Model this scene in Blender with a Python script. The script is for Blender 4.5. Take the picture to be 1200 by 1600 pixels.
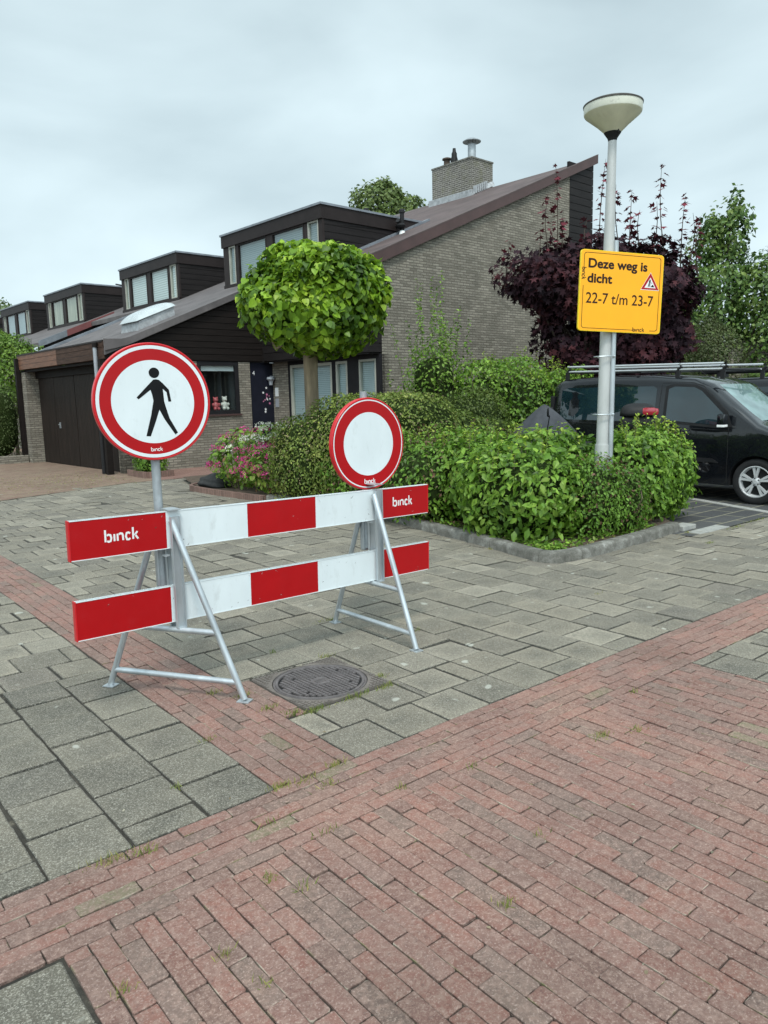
import bpy, bmesh, math, random
import numpy as np
from math import sin, cos, pi, radians
from mathutils import Vector, Matrix

random.seed(7)
for o in list(bpy.data.objects): bpy.data.objects.remove(o)
sc = bpy.context.scene
COL = sc.collection

# ------------------------------------------------------------------ camera
def setup_camera():
    cd = bpy.data.cameras.new('camera'); cam = bpy.data.objects.new('camera', cd); COL.objects.link(cam)
    pitch, roll, yaw = .150, -.0235, -.690
    R = Vector((cos(yaw), sin(yaw), 0)); F = Vector((-sin(yaw), cos(yaw), 0)); Z = Vector((0, 0, 1))
    fw = F*cos(pitch) - Z*sin(pitch); up = F*sin(pitch) + Z*cos(pitch)
    rx = R*cos(roll) + up*sin(roll); uy = -R*sin(roll) + up*cos(roll)
    m = Matrix((rx, uy, -fw)).transposed().to_4x4()
    m.translation = Vector((-1.516, -2.592, 1.615))
    cam.matrix_world = m
    cd.sensor_fit = 'VERTICAL'; cd.sensor_height = 24; cd.lens = 24*1180/1600
    cd.clip_start = .05; cd.clip_end = 2000
    sc.camera = cam
setup_camera()
sc.render.resolution_x = 768; sc.render.resolution_y = 1024

# ------------------------------------------------------------------ world and sun
SUN_EL, SUN_AZ = radians(58), radians(215)     # azimuth measured from +Y clockwise
def setup_world():
    w = bpy.data.worlds.new('World'); sc.world = w; w.use_nodes = True
    nt = w.node_tree; N = nt.nodes; L = nt.links
    bg = N['Background']
    sky = N.new('ShaderNodeTexSky'); sky.sky_type = 'NISHITA'; sky.sun_disc = False
    sky.sun_elevation = SUN_EL; sky.sun_rotation = SUN_AZ
    sky.air_density = 1.0; sky.dust_density = 3.0; sky.ozone_density = 1.0
    tc = N.new('ShaderNodeTexCoord')
    mp = N.new('ShaderNodeMapping'); mp.inputs['Scale'].default_value = (1, 1, 2.6)
    n1 = N.new('ShaderNodeTexNoise'); n1.inputs['Scale'].default_value = 2.0; n1.inputs['Detail'].default_value = 6; n1.inputs['Roughness'].default_value = .45
    n1.inputs['Distortion'].default_value = .3
    L.new(tc.outputs['Generated'], mp.inputs[0]); L.new(mp.outputs[0], n1.inputs['Vector'])
    cr = N.new('ShaderNodeValToRGB')
    cr.color_ramp.elements[0].position = .32; cr.color_ramp.elements[0].color = (3.55, 4.45, 4.80, 1)
    cr.color_ramp.elements[1].position = .70; cr.color_ramp.elements[1].color = (5.9, 7.08, 7.45, 1)
    L.new(n1.outputs['Fac'], cr.inputs[0])
    # cloud deck: brighter low over the houses, greyer overhead
    sx = N.new('ShaderNodeSeparateXYZ'); L.new(tc.outputs['Generated'], sx.inputs[0])
    mr = N.new('ShaderNodeMapRange'); mr.inputs[1].default_value = 0; mr.inputs[2].default_value = .75
    mr.inputs[3].default_value = 1.16; mr.inputs[4].default_value = .86
    L.new(sx.outputs['Z'], mr.inputs[0])
    mul = N.new('ShaderNodeVectorMath'); mul.operation = 'SCALE'
    L.new(cr.outputs[0], mul.inputs[0]); L.new(mr.outputs[0], mul.inputs['Scale'])
    # brighter cloud round the hidden sun, high behind the viewer
    dt = N.new('ShaderNodeVectorMath'); dt.operation = 'DOT_PRODUCT'
    L.new(tc.outputs['Generated'], dt.inputs[0]); dt.inputs[1].default_value = (sin(SUN_AZ)*cos(SUN_EL), cos(SUN_AZ)*cos(SUN_EL), sin(SUN_EL))
    gl = N.new('ShaderNodeMapRange'); gl.interpolation_type = 'SMOOTHSTEP'; gl.inputs[1].default_value = .45; gl.inputs[2].default_value = 1.0; gl.inputs[3].default_value = 1.0; gl.inputs[4].default_value = 3.2
    L.new(dt.outputs['Value'], gl.inputs[0])
    mul2 = N.new('ShaderNodeVectorMath'); mul2.operation = 'SCALE'; L.new(mul.outputs[0], mul2.inputs[0]); L.new(gl.outputs[0], mul2.inputs['Scale']); mul = mul2
    mix = N.new('ShaderNodeMixRGB'); mix.inputs[0].default_value = .93
    L.new(sky.outputs[0], mix.inputs[1]); L.new(mul.outputs[0], mix.inputs[2])
    L.new(mix.outputs[0], bg.inputs['Color']); bg.inputs['Strength'].default_value = .105
setup_world()
sd = bpy.data.lights.new('sun', 'SUN'); sd.energy = 1.5; sd.angle = radians(11); sd.color = (1, .95, .87)
sun = bpy.data.objects.new('sun', sd); COL.objects.link(sun)
sdir = Vector((sin(SUN_AZ)*cos(SUN_EL), cos(SUN_AZ)*cos(SUN_EL), sin(SUN_EL)))
sun.rotation_euler = sdir.to_track_quat('Z', 'Y').to_euler(); sun.location = sdir*50
vs = sc.view_settings; vs.view_transform = 'Standard'; vs.look = 'None'; vs.gamma = 1; vs.exposure = 0.5; vs.use_curve_mapping = False
sc.render.engine = 'CYCLES'

# ------------------------------------------------------------------ materials
def nmat(name):
    m = bpy.data.materials.new(name); m.use_nodes = True
    nt = m.node_tree; return m, nt.nodes, nt.links, nt.nodes['Principled BSDF']
def coords(N, L, kind='Object', scale=(1, 1, 1)):
    tc = N.new('ShaderNodeTexCoord'); mp = N.new('ShaderNodeMapping'); mp.inputs['Scale'].default_value = scale
    L.new(tc.outputs[kind], mp.inputs[0]); return mp.outputs[0]
def noise(N, L, v, s, det=4, rough=.6):
    n = N.new('ShaderNodeTexNoise'); n.inputs['Scale'].default_value = s; n.inputs['Detail'].default_value = det
    n.inputs['Roughness'].default_value = rough; L.new(v, n.inputs['Vector']); return n.outputs['Fac']
def ramp(N, L, f, stops):
    r = N.new('ShaderNodeValToRGB'); el = r.color_ramp.elements
    while len(el) < len(stops): el.new(.5)
    for e, (p, c) in zip(el, stops): e.position = p; e.color = c if len(c) == 4 else (*c, 1)
    L.new(f, r.inputs[0]); return r.outputs[0]
def bump(N, L, P, h, st, dist=.01):
    b = N.new('ShaderNodeBump'); b.inputs['Strength'].default_value = st; b.inputs['Distance'].default_value = dist
    L.new(h, b.inputs['Height']); L.new(b.outputs[0], P.inputs['Normal'])
def mixc(N, L, a, b, f, mode='MIX'):
    m = N.new('ShaderNodeMixRGB'); m.blend_type = mode
    for i, x in ((1, a), (2, b)):
        if isinstance(x, tuple): m.inputs[i].default_value = (*x[:3], 1)
        else: L.new(x, m.inputs[i])
    if isinstance(f, (int, float)): m.inputs[0].default_value = f
    else: L.new(f, m.inputs[0])
    return m.outputs[0]

def simple(name, c, rough=.5, metal=0, var=.12, vs_=6, bumps=0, bs=40, spec=.5, coat=0, scale=(1, 1, 1), dirt=None, dirt_amt=.5):
    """one paint / metal / plastic with a little uneven wear"""
    if spec == .5 and max(c) < .07: spec = .18; rough = min(1, rough+.12)
    m, N, L, P = nmat(name)
    v = coords(N, L, 'Object', scale); f = noise(N, L, v, vs_, 5)
    lo = tuple(x*(1-var) for x in c); hi = tuple(min(1, x*(1+var)) for x in c)
    col = ramp(N, L, f, [(.3, lo), (.7, hi)])
    if dirt:
        d = noise(N, L, v, vs_*2.3, 8, .75)
        col = mixc(N, L, col, dirt, ramp(N, L, d, [(.55, (0, 0, 0)), (.75, (dirt_amt,)*3)]))
    L.new(col, P.inputs['Base Color'])
    r2 = noise(N, L, v, vs_*5, 4)
    rr = N.new('ShaderNodeMapRange'); rr.inputs[3].default_value = max(.02, rough-.08); rr.inputs[4].default_value = min(1, rough+.1)
    L.new(r2, rr.inputs[0]); L.new(rr.outputs[0], P.inputs['Roughness'])
    P.inputs['Metallic'].default_value = metal; P.inputs['Specular IOR Level'].default_value = spec
    P.inputs['Coat Weight'].default_value = coat
    if bumps: bump(N, L, P, noise(N, L, v, bs, 6, .7), bumps, .004)
    return m

def attr_mat(name, kind):
    """paving units: colour of each unit comes from its own attribute, grain from noise"""
    m, N, L, P = nmat(name)
    a = N.new('ShaderNodeAttribute'); a.attribute_name = 'col'
    v = coords(N, L, 'Object')
    col = a.outputs['Color']
    if kind == 'clinker':
        f = noise(N, L, v, 9, 6, .7)
        col = mixc(N, L, col, (.19, .125, .105), ramp(N, L, f, [(.42, (0, 0, 0)), (.66, (.6,)*3)]))
        g0 = noise(N, L, v, 38, 6, .8)
        col = mixc(N, L, col, (.27, .180, .148), ramp(N, L, g0, [(.46, (0, 0, 0)), (.60, (.72,)*3)]))
        g = noise(N, L, v, 130, 5, .75)
        col = mixc(N, L, col, (.46, .35, .30), ramp(N, L, g, [(.53, (0, 0, 0)), (.64, (.55,)*3)]))
        g2 = noise(N, L, v, 60, 5, .8)
        col = mixc(N, L, col, (.075, .042, .038), ramp(N, L, g2, [(.32, (.65,)*3), (.46, (0, 0, 0))]))
        col = mixc(N, L, col, ramp(N, L, noise(N, L, v, .9, 5, .65), [(.3, (.70, .72, .70)), (.5, (1, 1, 1)), (.7, (1.22, 1.18, 1.12))]), .85, 'MULTIPLY')
        L.new(col, P.inputs['Base Color']); P.inputs['Roughness'].default_value = .88
        bump(N, L, P, noise(N, L, v, 180, 6, .8), .55, .003)
    else:
        f = noise(N, L, v, 3.2, 6, .7)
        col = mixc(N, L, col, (.28, .245, .188), ramp(N, L, f, [(.45, (0, 0, 0)), (.68, (.4,)*3)]))
        f2 = noise(N, L, v, 14, 6, .75)
        col = mixc(N, L, col, (.075, .068, .052), ramp(N, L, f2, [(.32, (.55,)*3), (.48, (0, 0, 0))]))
        vo = N.new('ShaderNodeTexVoronoi'); vo.inputs['Scale'].default_value = 240; L.new(v, vo.inputs['Vector'])
        sep = N.new('ShaderNodeSeparateColor'); L.new(vo.outputs['Color'], sep.inputs[0])
        peb = ramp(N, L, sep.outputs[0], [(.0, (.045, .045, .04)), (.5, (.14, .14, .12)), (.72, (.26, .255, .22)), (.90, (.42, .40, .34)), (1, (.62, .60, .53))])
        col = mixc(N, L, col, peb, .36)
        lich = noise(N, L, v, 8.5, 2, .3)
        col = mixc(N, L, col, (.52, .53, .47), ramp(N, L, lich, [(.72, (0, 0, 0)), (.76, (.5,)*3)]))
        L.new(col, P.inputs['Base Color']); P.inputs['Roughness'].default_value = .9
        bump(N, L, P, vo.outputs['Distance'], .5, .004)
    return m

def ground_mat(name, stops, s=7, grain=120, bst=.5):
    m, N, L, P = nmat(name); v = coords(N, L, 'Object')
    col = ramp(N, L, noise(N, L, v, s, 8, .7), stops)
    col = mixc(N, L, col, ramp(N, L, noise(N, L, v, grain, 4, .8), [(.3, (.25,)*3), (.7, (1.4,)*3)]), .6, 'MULTIPLY')
    L.new(col, P.inputs['Base Color']); P.inputs['Roughness'].default_value = .95
    bump(N, L, P, noise(N, L, v, grain, 6, .8), bst, .01)
    return m

def brick_mat(name, c1, c2, mortar, w=.22, h=.0625, ms=.009, bst=.8, rot=False, moss=None, flat=False):
    m, N, L, P = nmat(name)
    tc = N.new('ShaderNodeTexCoord'); s = N.new('ShaderNodeSeparateXYZ'); L.new(tc.outputs['Object'], s.inputs[0])
    cb = N.new('ShaderNodeCombineXYZ')
    if flat:
        L.new(s.outputs[0], cb.inputs[0]); L.new(s.outputs[1], cb.inputs[1])
    else:
        ad = N.new('ShaderNodeMath'); L.new(s.outputs[0], ad.inputs[0]); L.new(s.outputs[1], ad.inputs[1])
        L.new(ad.outputs[0], cb.inputs[0]); L.new(s.outputs[2], cb.inputs[1])
    # uneven coursing
    wob = N.new('ShaderNodeTexNoise'); wob.inputs['Scale'].default_value = 5; L.new(tc.outputs['Object'], wob.inputs['Vector'])
    sc_ = N.new('ShaderNodeVectorMath'); sc_.operation = 'MULTIPLY_ADD'
    L.new(wob.outputs['Color'], sc_.inputs[0]); sc_.inputs[1].default_value = (.014, .012, 0); L.new(cb.outputs[0], sc_.inputs[2])
    b = N.new('ShaderNodeTexBrick'); L.new(sc_.outputs[0], b.inputs['Vector'])
    b.inputs['Scale'].default_value = 1; b.inputs['Brick Width'].default_value = w; b.inputs['Row Height'].default_value = h
    b.inputs['Mortar Size'].default_value = ms; b.inputs['Mortar Smooth'].default_value = .3; b.inputs['Bias'].default_value = 0
    b.inputs['Color1'].default_value = (*c1, 1); b.inputs['Color2'].default_value = (*c2, 1); b.inputs['Mortar'].default_value = (*mortar, 1)
    v = tc.outputs['Object']
    big = noise(N, L, v, 1.1, 6, .7); fine = noise(N, L, v, 55, 6, .8)
    col = mixc(N, L, b.outputs[0], ramp(N, L, big, [(.3, (.72,)*3), (.7, (1.2,)*3)]), .8, 'MULTIPLY')
    col = mixc(N, L, col, ramp(N, L, fine, [(.3, (.55,)*3), (.7, (1.45,)*3)]), .7, 'MULTIPLY')
    if moss: col = mixc(N, L, col, moss, ramp(N, L, noise(N, L, v, 3, 8, .8), [(.5, (0, 0, 0)), (.7, (.7,)*3)]))
    L.new(col, P.inputs['Base Color']); P.inputs['Roughness'].default_value = .93
    inv = N.new('ShaderNodeMath'); inv.operation = 'MULTIPLY_ADD'; L.new(b.outputs['Fac'], inv.inputs[0]); inv.inputs[1].default_value = -1
    L.new(noise(N, L, v, 28, 5, .7), inv.inputs[2])
    bump(N, L, P, inv.outputs[0], bst, .03)
    return m

def leaf_mat(name, rough=.5, transl=.35, spec=.35):
    m, N, L, P = nmat(name)
    a = N.new('ShaderNodeAttribute'); a.attribute_name = 'col'
    v = coords(N, L, 'Object'); f = noise(N, L, v, 30, 3)
    col = mixc(N, L, a.outputs['Color'], ramp(N, L, f, [(.3, (.8,)*3), (.7, (1.2,)*3)]), .6, 'MULTIPLY')
    L.new(col, P.inputs['Base Color']); P.inputs['Roughness'].default_value = rough; P.inputs['Specular IOR Level'].default_value = spec
    tr = N.new('ShaderNodeBsdfTranslucent'); L.new(col, tr.inputs['Color'])
    mx = N.new('ShaderNodeMixShader'); mx.inputs[0].default_value = transl
    L.new(P.outputs[0], mx.inputs[1]); L.new(tr.outputs[0], mx.inputs[2])
    L.new(mx.outputs[0], N['Material Output'].inputs['Surface'])
    return m

def glass_dark(name, c=(.02, .025, .028), rough=.04, spec=.8):
    m, N, L, P = nmat(name); v = coords(N, L, 'Object')
    L.new(ramp(N, L, noise(N, L, v, 2.5, 3), [(.3, tuple(x*.7 for x in c)), (.7, tuple(x*1.3 for x in c))]), P.inputs['Base Color'])
    P.inputs['Roughness'].default_value = rough; P.inputs['Specular IOR Level'].default_value = spec
    return m
def glass_clear(name, tint=(.86, .92, .92)):
    m, N, L, P = nmat(name)
    tr = N.new('ShaderNodeBsdfTransparent'); tr.inputs[0].default_value = (*tint, 1)
    gl = N.new('ShaderNodeBsdfGlossy'); gl.inputs['Roughness'].default_value = .02
    lw = N.new('ShaderNodeLayerWeight'); lw.inputs[0].default_value = .5
    fr = N.new('ShaderNodeMath'); fr.operation = 'POWER'; fr.inputs[1].default_value = 4.5; L.new(lw.outputs['Facing'], fr.inputs[0])
    ns = noise(N, L, coords(N, L, 'Object'), 3, 3)
    mr = N.new('ShaderNodeMapRange'); mr.inputs[3].default_value = .05; mr.inputs[4].default_value = .10; L.new(ns, mr.inputs[0])
    ad = N.new('ShaderNodeMath'); L.new(fr.outputs[0], ad.inputs[0]); L.new(mr.outputs[0], ad.inputs[1])
    mx = N.new('ShaderNodeMixShader'); L.new(ad.outputs[0], mx.inputs[0]); L.new(tr.outputs[0], mx.inputs[1]); L.new(gl.outputs[0], mx.inputs[2])
    L.new(mx.outputs[0], N['Material Output'].inputs['Surface']); return m

def blind_mat(name, c, pitch=.05):
    m, N, L, P = nmat(name)
    tc = N.new('ShaderNodeTexCoord'); s = N.new('ShaderNodeSeparateXYZ'); L.new(tc.outputs['Object'], s.inputs[0])
    ma = N.new('ShaderNodeMath'); ma.operation = 'FRACT'; dv = N.new('ShaderNodeMath'); dv.operation = 'DIVIDE'
    L.new(s.outputs[2], dv.inputs[0]); dv.inputs[1].default_value = pitch; L.new(dv.outputs[0], ma.inputs[0])
    L.new(ramp(N, L, ma.outputs[0], [(0, tuple(x*.35 for x in c)), (.22, c), (.8, c), (1, tuple(x*.6 for x in c))]), P.inputs['Base Color'])
    bump(N, L, P, ma.outputs[0], .4, .01); P.inputs['Roughness'].default_value = .6
    return m
def curtain_mat(name, c):
    m, N, L, P = nmat(name)
    v = coords(N, L, 'Object', (14, 14, .4)); f = noise(N, L, v, 1.2, 2)
    L.new(ramp(N, L, f, [(.3, tuple(x*.45 for x in c)), (.6, c)]), P.inputs['Base Color']); P.inputs['Roughness'].default_value = .8
    bump(N, L, P, f, .6, .03); return m

M = {}
M['clinker'] = attr_mat('clinker', 'clinker'); M['tile'] = attr_mat('concrete tile', 'tile')
M['joint'] = ground_mat('joint sand', [(.35, (.022, .02, .016)), (.6, (.05, .044, .034)), (.72, (.17, .15, .11))], 9, 150)
M['soil'] = ground_mat('garden soil', [(.3, (.05, .035, .025)), (.7, (.12, .085, .06))], 10, 60, .9)
M['kerb'] = ground_mat('kerb concrete', [(.3, (.085, .083, .07)), (.5, (.16, .155, .135)), (.62, (.26, .255, .23)), (.72, (.42, .42, .39))], 7, 90, 1.0)
M['edge_stone'] = ground_mat('pale kerb stone', [(.3, (.25, .25, .235)), (.7, (.42, .42, .39))], 9, 110)
M['drive'] = brick_mat('driveway clinker', (.17, .095, .072), (.23, .155, .115), (.15, .14, .09), .2, .1, .008, .5, flat=True, moss=(.20, .17, .10))
M['redpath'] = brick_mat('red path clinker', (.19, .10, .08), (.25, .14, .11), (.09, .07, .06), .2, .1, .007, .5, flat=True)
M['darkpave'] = brick_mat('dark paver', (.045, .046, .048), (.07, .07, .07), (.19, .18, .13), .6, .3, .016, .5, flat=True)
M['gable'] = brick_mat('grey brick', (.185, .165, .132), (.315, .285, .232), (.15, .134, .108), .215, .0615, .009, 1.0)  # mortar darkened to put the shadows along the courses into the colour
M['chim'] = brick_mat('chimney brick', (.095, .088, .078), (.16, .15, .13), (.33, .31, .28), .215, .0615, .013, .9, moss=(.15, .15, .08))
M['edging'] = brick_mat('edging brick', (.17, .10, .08), (.25, .15, .12), (.10, .085, .07), .055, .3, .005, .7)
M['siding'] = simple('dark stained siding', (.015, .0125, .0125), .45, var=.3, vs_=2, bumps=.25, bs=60, scale=(1, 1, 9))
M['siding_tar'] = simple('black tarred board', (.010, .007, .006), .55, var=.3, vs_=2, bumps=.3, scale=(1, 1, 9))
M['wood_brown'] = simple('weathered brown board', (.06, .036, .027), .6, var=.35, vs_=2.5, bumps=.3, scale=(1, 1, 8), dirt=(.16, .085, .05))
M['wood_red'] = simple('red brown board', (.15, .068, .038), .55, var=.3, vs_=2.5, bumps=.3, scale=(1, 1, 8))
M['door_wood'] = simple('dark garage wood', (.020, .0145, .012), .5, var=.35, vs_=2, bumps=.3, scale=(6, 6, .6), dirt=(.085, .042, .022))
M['roof_main'] = simple('brown roofing felt', (.088, .062, .060), .75, var=.3, vs_=1.3, bumps=.6, bs=45, dirt=(.15, .14, .09), dirt_amt=.5)
M['roof_grey'] = simple('grey brown roofing felt', (.105, .092, .092), .7, var=.3, vs_=1.6, bumps=.6, bs=45, dirt=(.2, .19, .17))
M['verge'] = simple('oxblood verge board', (.07, .036, .033), .5, var=.2, vs_=2, bumps=.2)
M['verge_red'] = simple('red verge board', (.17, .055, .055), .5, var=.2, vs_=2, bumps=.2)
M['zinc'] = simple('zinc flashing', (.24, .26, .29), .5, .5, var=.25, vs_=4, bumps=.2)
M['lead'] = simple('lead flashing', (.36, .37, .38), .55, .3, var=.3, vs_=9, bumps=.6, bs=20)
M['trimdark'] = simple('dark brown fascia', (.022, .0165, .016), .38, var=.2, vs_=2)
M['frame_black'] = simple('black window frame', (.016, .015, .017), .35, var=.15)
M['frame_dark'] = simple('brown window frame', (.026, .019, .018), .4, var=.15)
M['frame_pale'] = simple('pale window frame', (.36, .36, .31), .45, var=.1)
M['glass'] = glass_clear('window glass'); M['glass_dark'] = glass_dark('dark glass'); M['room'] = simple('dim room', (.05, .05, .048), .8)
M['blind'] = blind_mat('grey blind', (.34, .40, .41)); M['blind_white'] = blind_mat('white blind', (.72, .76, .74), .07)
M['blind_low'] = blind_mat('pale blue blind', (.46, .53, .55), .045)
M['curtain'] = curtain_mat('cream curtain', (.50, .48, .36))
M['white'] = simple('white plastic', (.78, .79, .78), .4, var=.06); M['grey_pl'] = simple('grey pvc', (.30, .32, .35), .4, var=.08)
M['black_pl'] = simple('black plastic', (.018, .018, .019), .4, var=.2)
M['dome'] = simple('frosted dome', (.42, .46, .47), .25, var=.08, spec=.6)
M['doorpaint'] = simple('black blue door paint', (.012, .013, .022), .3, var=.15)
M['galv'] = simple('galvanised steel', (.50, .54, .565), .38, .65, var=.2, vs_=9, bumps=.12, bs=30, scale=(1, 1, .3))
M['galv_dull'] = simple('dull galvanised steel', (.36, .39, .41), .5, .5, var=.25, vs_=7, bumps=.15, dirt=(.22, .22, .2))
M['lamp_pole'] = simple('lamp pole paint', (.47, .48, .47), .5, .15, var=.12, vs_=5, bumps=.1, dirt=(.33, .34, .31), scale=(1, 1, .4))
M['red'] = simple('red reflective sheet', (.38, .001, .004), .33, var=.06, vs_=5, dirt=(.36, .015, .02), dirt_amt=.3, spec=.35)
M['whitesheet'] = simple('white reflective sheet', (.66, .72, .74), .38, var=.05, vs_=5, dirt=(.44, .47, .46), dirt_amt=.55, scale=(1, 1, .45))
M['redrim'] = simple('red rim', (.52, .008, .014), .35, var=.08)
M['black_print'] = simple('black print', (.006, .006, .007), .4, var=.2)
M['white_print'] = simple('white print', (.75, .75, .75), .4, var=.04)
M['yellow'] = simple('yellow sign sheet', (.95, .41, .004), .38, var=.04, vs_=4, dirt=(.75, .38, .03), dirt_amt=.25)
M['yellow_rim'] = simple('yellow rim', (.85, .60, .01), .4, var=.06)
M['dark_text'] = simple('dark brown print', (.03, .016, .012), .45, var=.1)
M['lamp_shade'] = simple('aged lamp plastic', (.62, .60, .44), .35, var=.18, vs_=3, dirt=(.36, .33, .2), scale=(1, 1, .4))
M['lamp_band'] = simple('cream lamp band', (.68, .68, .58), .4, var=.1, vs_=5, dirt=(.06, .05, .04), dirt_amt=.7)
M['lamp_cap'] = simple('mossy lamp cap', (.07, .066, .058), .7, var=.4, vs_=14, bumps=.4, dirt=(.015, .014, .013))
M['sticker_pink'] = simple('pink sticker', (.6, .2, .35), .5)
M['iron_frame'] = simple('rusty iron frame', (.135, .118, .105), .75, .05, var=.3, vs_=12, bumps=.4, bs=120, dirt=(.16, .13, .09))
M['iron'] = simple('cast iron', (.125, .112, .112), .6, .15, var=.25, vs_=12, bumps=.4, bs=120, dirt=(.12, .09, .06))
M['carpaint'] = simple('black car paint', (.005, .006, .008), .12, .0, var=.25, vs_=3, spec=.5, coat=1.0)
M['tyre'] = simple('tyre rubber', (.022, .022, .023), .8, var=.2, bumps=.3)
M['alloy'] = simple('silver alloy', (.60, .61, .62), .35, .35, var=.08)
M['rail'] = simple('aluminium rail', (.55, .57, .58), .35, .6, var=.06)
M['carglass'] = glass_dark('car side glass', (.008, .022, .028), .015, 1.0); M['windscreen'] = glass_dark('windscreen', (.16, .24, .24), .04, 1.0)
M['redlens'] = simple('red lens', (.34, .02, .035), .15, var=.1, spec=.8)
M['tarp'] = simple('grey cover', (.055, .058, .066), .55, var=.25, vs_=5, bumps=.4, bs=14)
M['bark'] = simple('pale bark', (.20, .155, .10), .9, var=.5, vs_=9, bumps=1.0, bs=45, scale=(1, 1, .18), dirt=(.11, .10, .06), dirt_amt=.8)
M['bark_dark'] = simple('dark bark', (.07, .052, .04), .9, var=.3, vs_=6, bumps=.8, bs=30, scale=(1, 1, .3))
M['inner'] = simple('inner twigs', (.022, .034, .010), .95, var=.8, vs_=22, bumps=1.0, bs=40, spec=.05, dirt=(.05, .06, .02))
M['twig'] = simple('twigs', (.11, .085, .055), .9, var=.3, vs_=20)
M['leaf'] = leaf_mat('broad leaf', .42, .38); M['leaf_small'] = leaf_mat('small leaf', .5, .3); M['leaf_purple'] = leaf_mat('purple leaf', .7, .15, .12)
M['petal'] = leaf_mat('petal', .7, .3, .2); M['grass'] = leaf_mat('grass blade', .7, .3, .2)
M['rock'] = simple('dark boulder', (.035, .036, .036), .75, var=.3, vs_=6, bumps=.8, bs=20)
M['fig_red'] = simple('red figurine glaze', (.45, .08, .09), .4, var=.3, vs_=20); M['fig_white'] = simple('cream figurine glaze', (.6, .56, .5), .4, var=.3, vs_=20)

# ------------------------------------------------------------------ builders
class MB:
    def __init__(s): s.v = []; s.f = []; s.m = []
    def add(s, vs_, fs, mi=0):
        o = len(s.v); s.v += [tuple(p) for p in vs_]; s.f += [tuple(i+o for i in f) for f in fs]; s.m += [mi]*len(fs); return s
    def box(s, a, b, mi=0):
        x0, y0, z0 = a; x1, y1, z1 = b
        return s.add([(x0,y0,z0),(x1,y0,z0),(x1,y1,z0),(x0,y1,z0),(x0,y0,z1),(x1,y0,z1),(x1,y1,z1),(x0,y1,z1)],
                     [(0,3,2,1),(4,5,6,7),(0,1,5,4),(1,2,6,5),(2,3,7,6),(3,0,4,7)], mi)
    def prism(s, poly, d, mi=0):
        """closed 3-D polygon swept by vector d"""
        n = len(poly); P = [Vector(p) for p in poly]; d = Vector(d)
        nrm = Vector((0,0,0))
        for i in range(n): nrm += P[i].cross(P[(i+1) % n])
        if nrm.dot(d) > 0: P = P[::-1]
        return s.add(P+[p+d for p in P], [tuple(range(n)), tuple(range(2*n-1, n-1, -1))]+[(i, i+n, (i+1) % n+n, (i+1) % n) for i in range(n)], mi)
    def tube(s, pts, r, n=12, mi=0, caps=True):
        P = [Vector(p) for p in pts]; rs = r if isinstance(r, (list, tuple)) else [r]*len(P)
        rings = []; up = None
        for i, p in enumerate(P):
            t = (P[min(i+1, len(P)-1)]-P[max(i-1, 0)]).normalized()
            if up is None: up = Vector((0,0,1)) if abs(t.z) < .9 else Vector((1,0,0))
            a = t.cross(up).normalized(); b = t.cross(a).normalized(); up = -b if False else up
            rings.append([p+(a*cos(2*pi*k/n)+b*sin(2*pi*k/n))*rs[i] for k in range(n)])
        vs_ = [q for ring in rings for q in ring]; fs = []
        for i in range(len(P)-1):
            for k in range(n): fs.append((i*n+k, (i+1)*n+k, (i+1)*n+(k+1) % n, i*n+(k+1) % n))
        if caps: fs += [tuple(range(n)), tuple((len(P)-1)*n+k for k in range(n-1, -1, -1))]
        return s.add(vs_, fs, mi)
    def lathe(s, prof, c=(0,0,0), n=32, mi=0, axis='z'):
        vs_ = []; fs = []
        for r, z in prof:
            for k in range(n):
                a = 2*pi*k/n
                p = (r*cos(a), r*sin(a), z)
                if axis == 'x': p = (z, r*cos(a), r*sin(a))
                if axis == 'y': p = (r*cos(a), z, r*sin(a))
                vs_.append((p[0]+c[0], p[1]+c[1], p[2]+c[2]))
        for i in range(len(prof)-1):
            for k in range(n): fs.append((i*n+k, i*n+(k+1) % n, (i+1)*n+(k+1) % n, (i+1)*n+k))
        return s.add(vs_, fs, mi)
    def build(s, name, mats, parent=None, smooth=False, bevel=0, fix=True, loc=None):
        me = bpy.data.meshes.new(name); me.from_pydata(s.v, [], s.f)
        mats = mats if isinstance(mats, (list, tuple)) else [mats]
        for m in mats: me.materials.append(M[m] if isinstance(m, str) else m)
        me.polygons.foreach_set('material_index', s.m)
        if fix or bevel:
            bm = bmesh.new(); bm.from_mesh(me)
            if fix: bmesh.ops.recalc_face_normals(bm, faces=bm.faces)
            if bevel: bmesh.ops.bevel(bm, geom=[e for e in bm.edges if len(e.link_faces) == 2 and e.calc_face_angle(0) > .6], offset=bevel, segments=2, affect='EDGES', profile=.6)
            bm.to_mesh(me); bm.free()
        if smooth:
            me.polygons.foreach_set('use_smooth', [True]*len(me.polygons)); me.update()
            try: me.set_sharp_from_angle(angle=radians(38))
            except Exception: pass
        o = bpy.data.objects.new(name, me); COL.objects.link(o)
        if parent: o.parent = parent
        if loc: o.location = loc
        return o

def tag(o, label=None, cat=None, group=None, kind=None):
    if label: o['label'] = label
    if cat: o['category'] = cat
    if group: o['group'] = group
    if kind: o['kind'] = kind
    return o
def thing(name, label, cat, loc=(0,0,0), rz=0, group=None):
    o = bpy.data.objects.new(name, None); COL.objects.link(o); o.location = loc; o.rotation_euler = (0, 0, rz); o.empty_display_size = .2
    return tag(o, label, cat, group)

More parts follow.
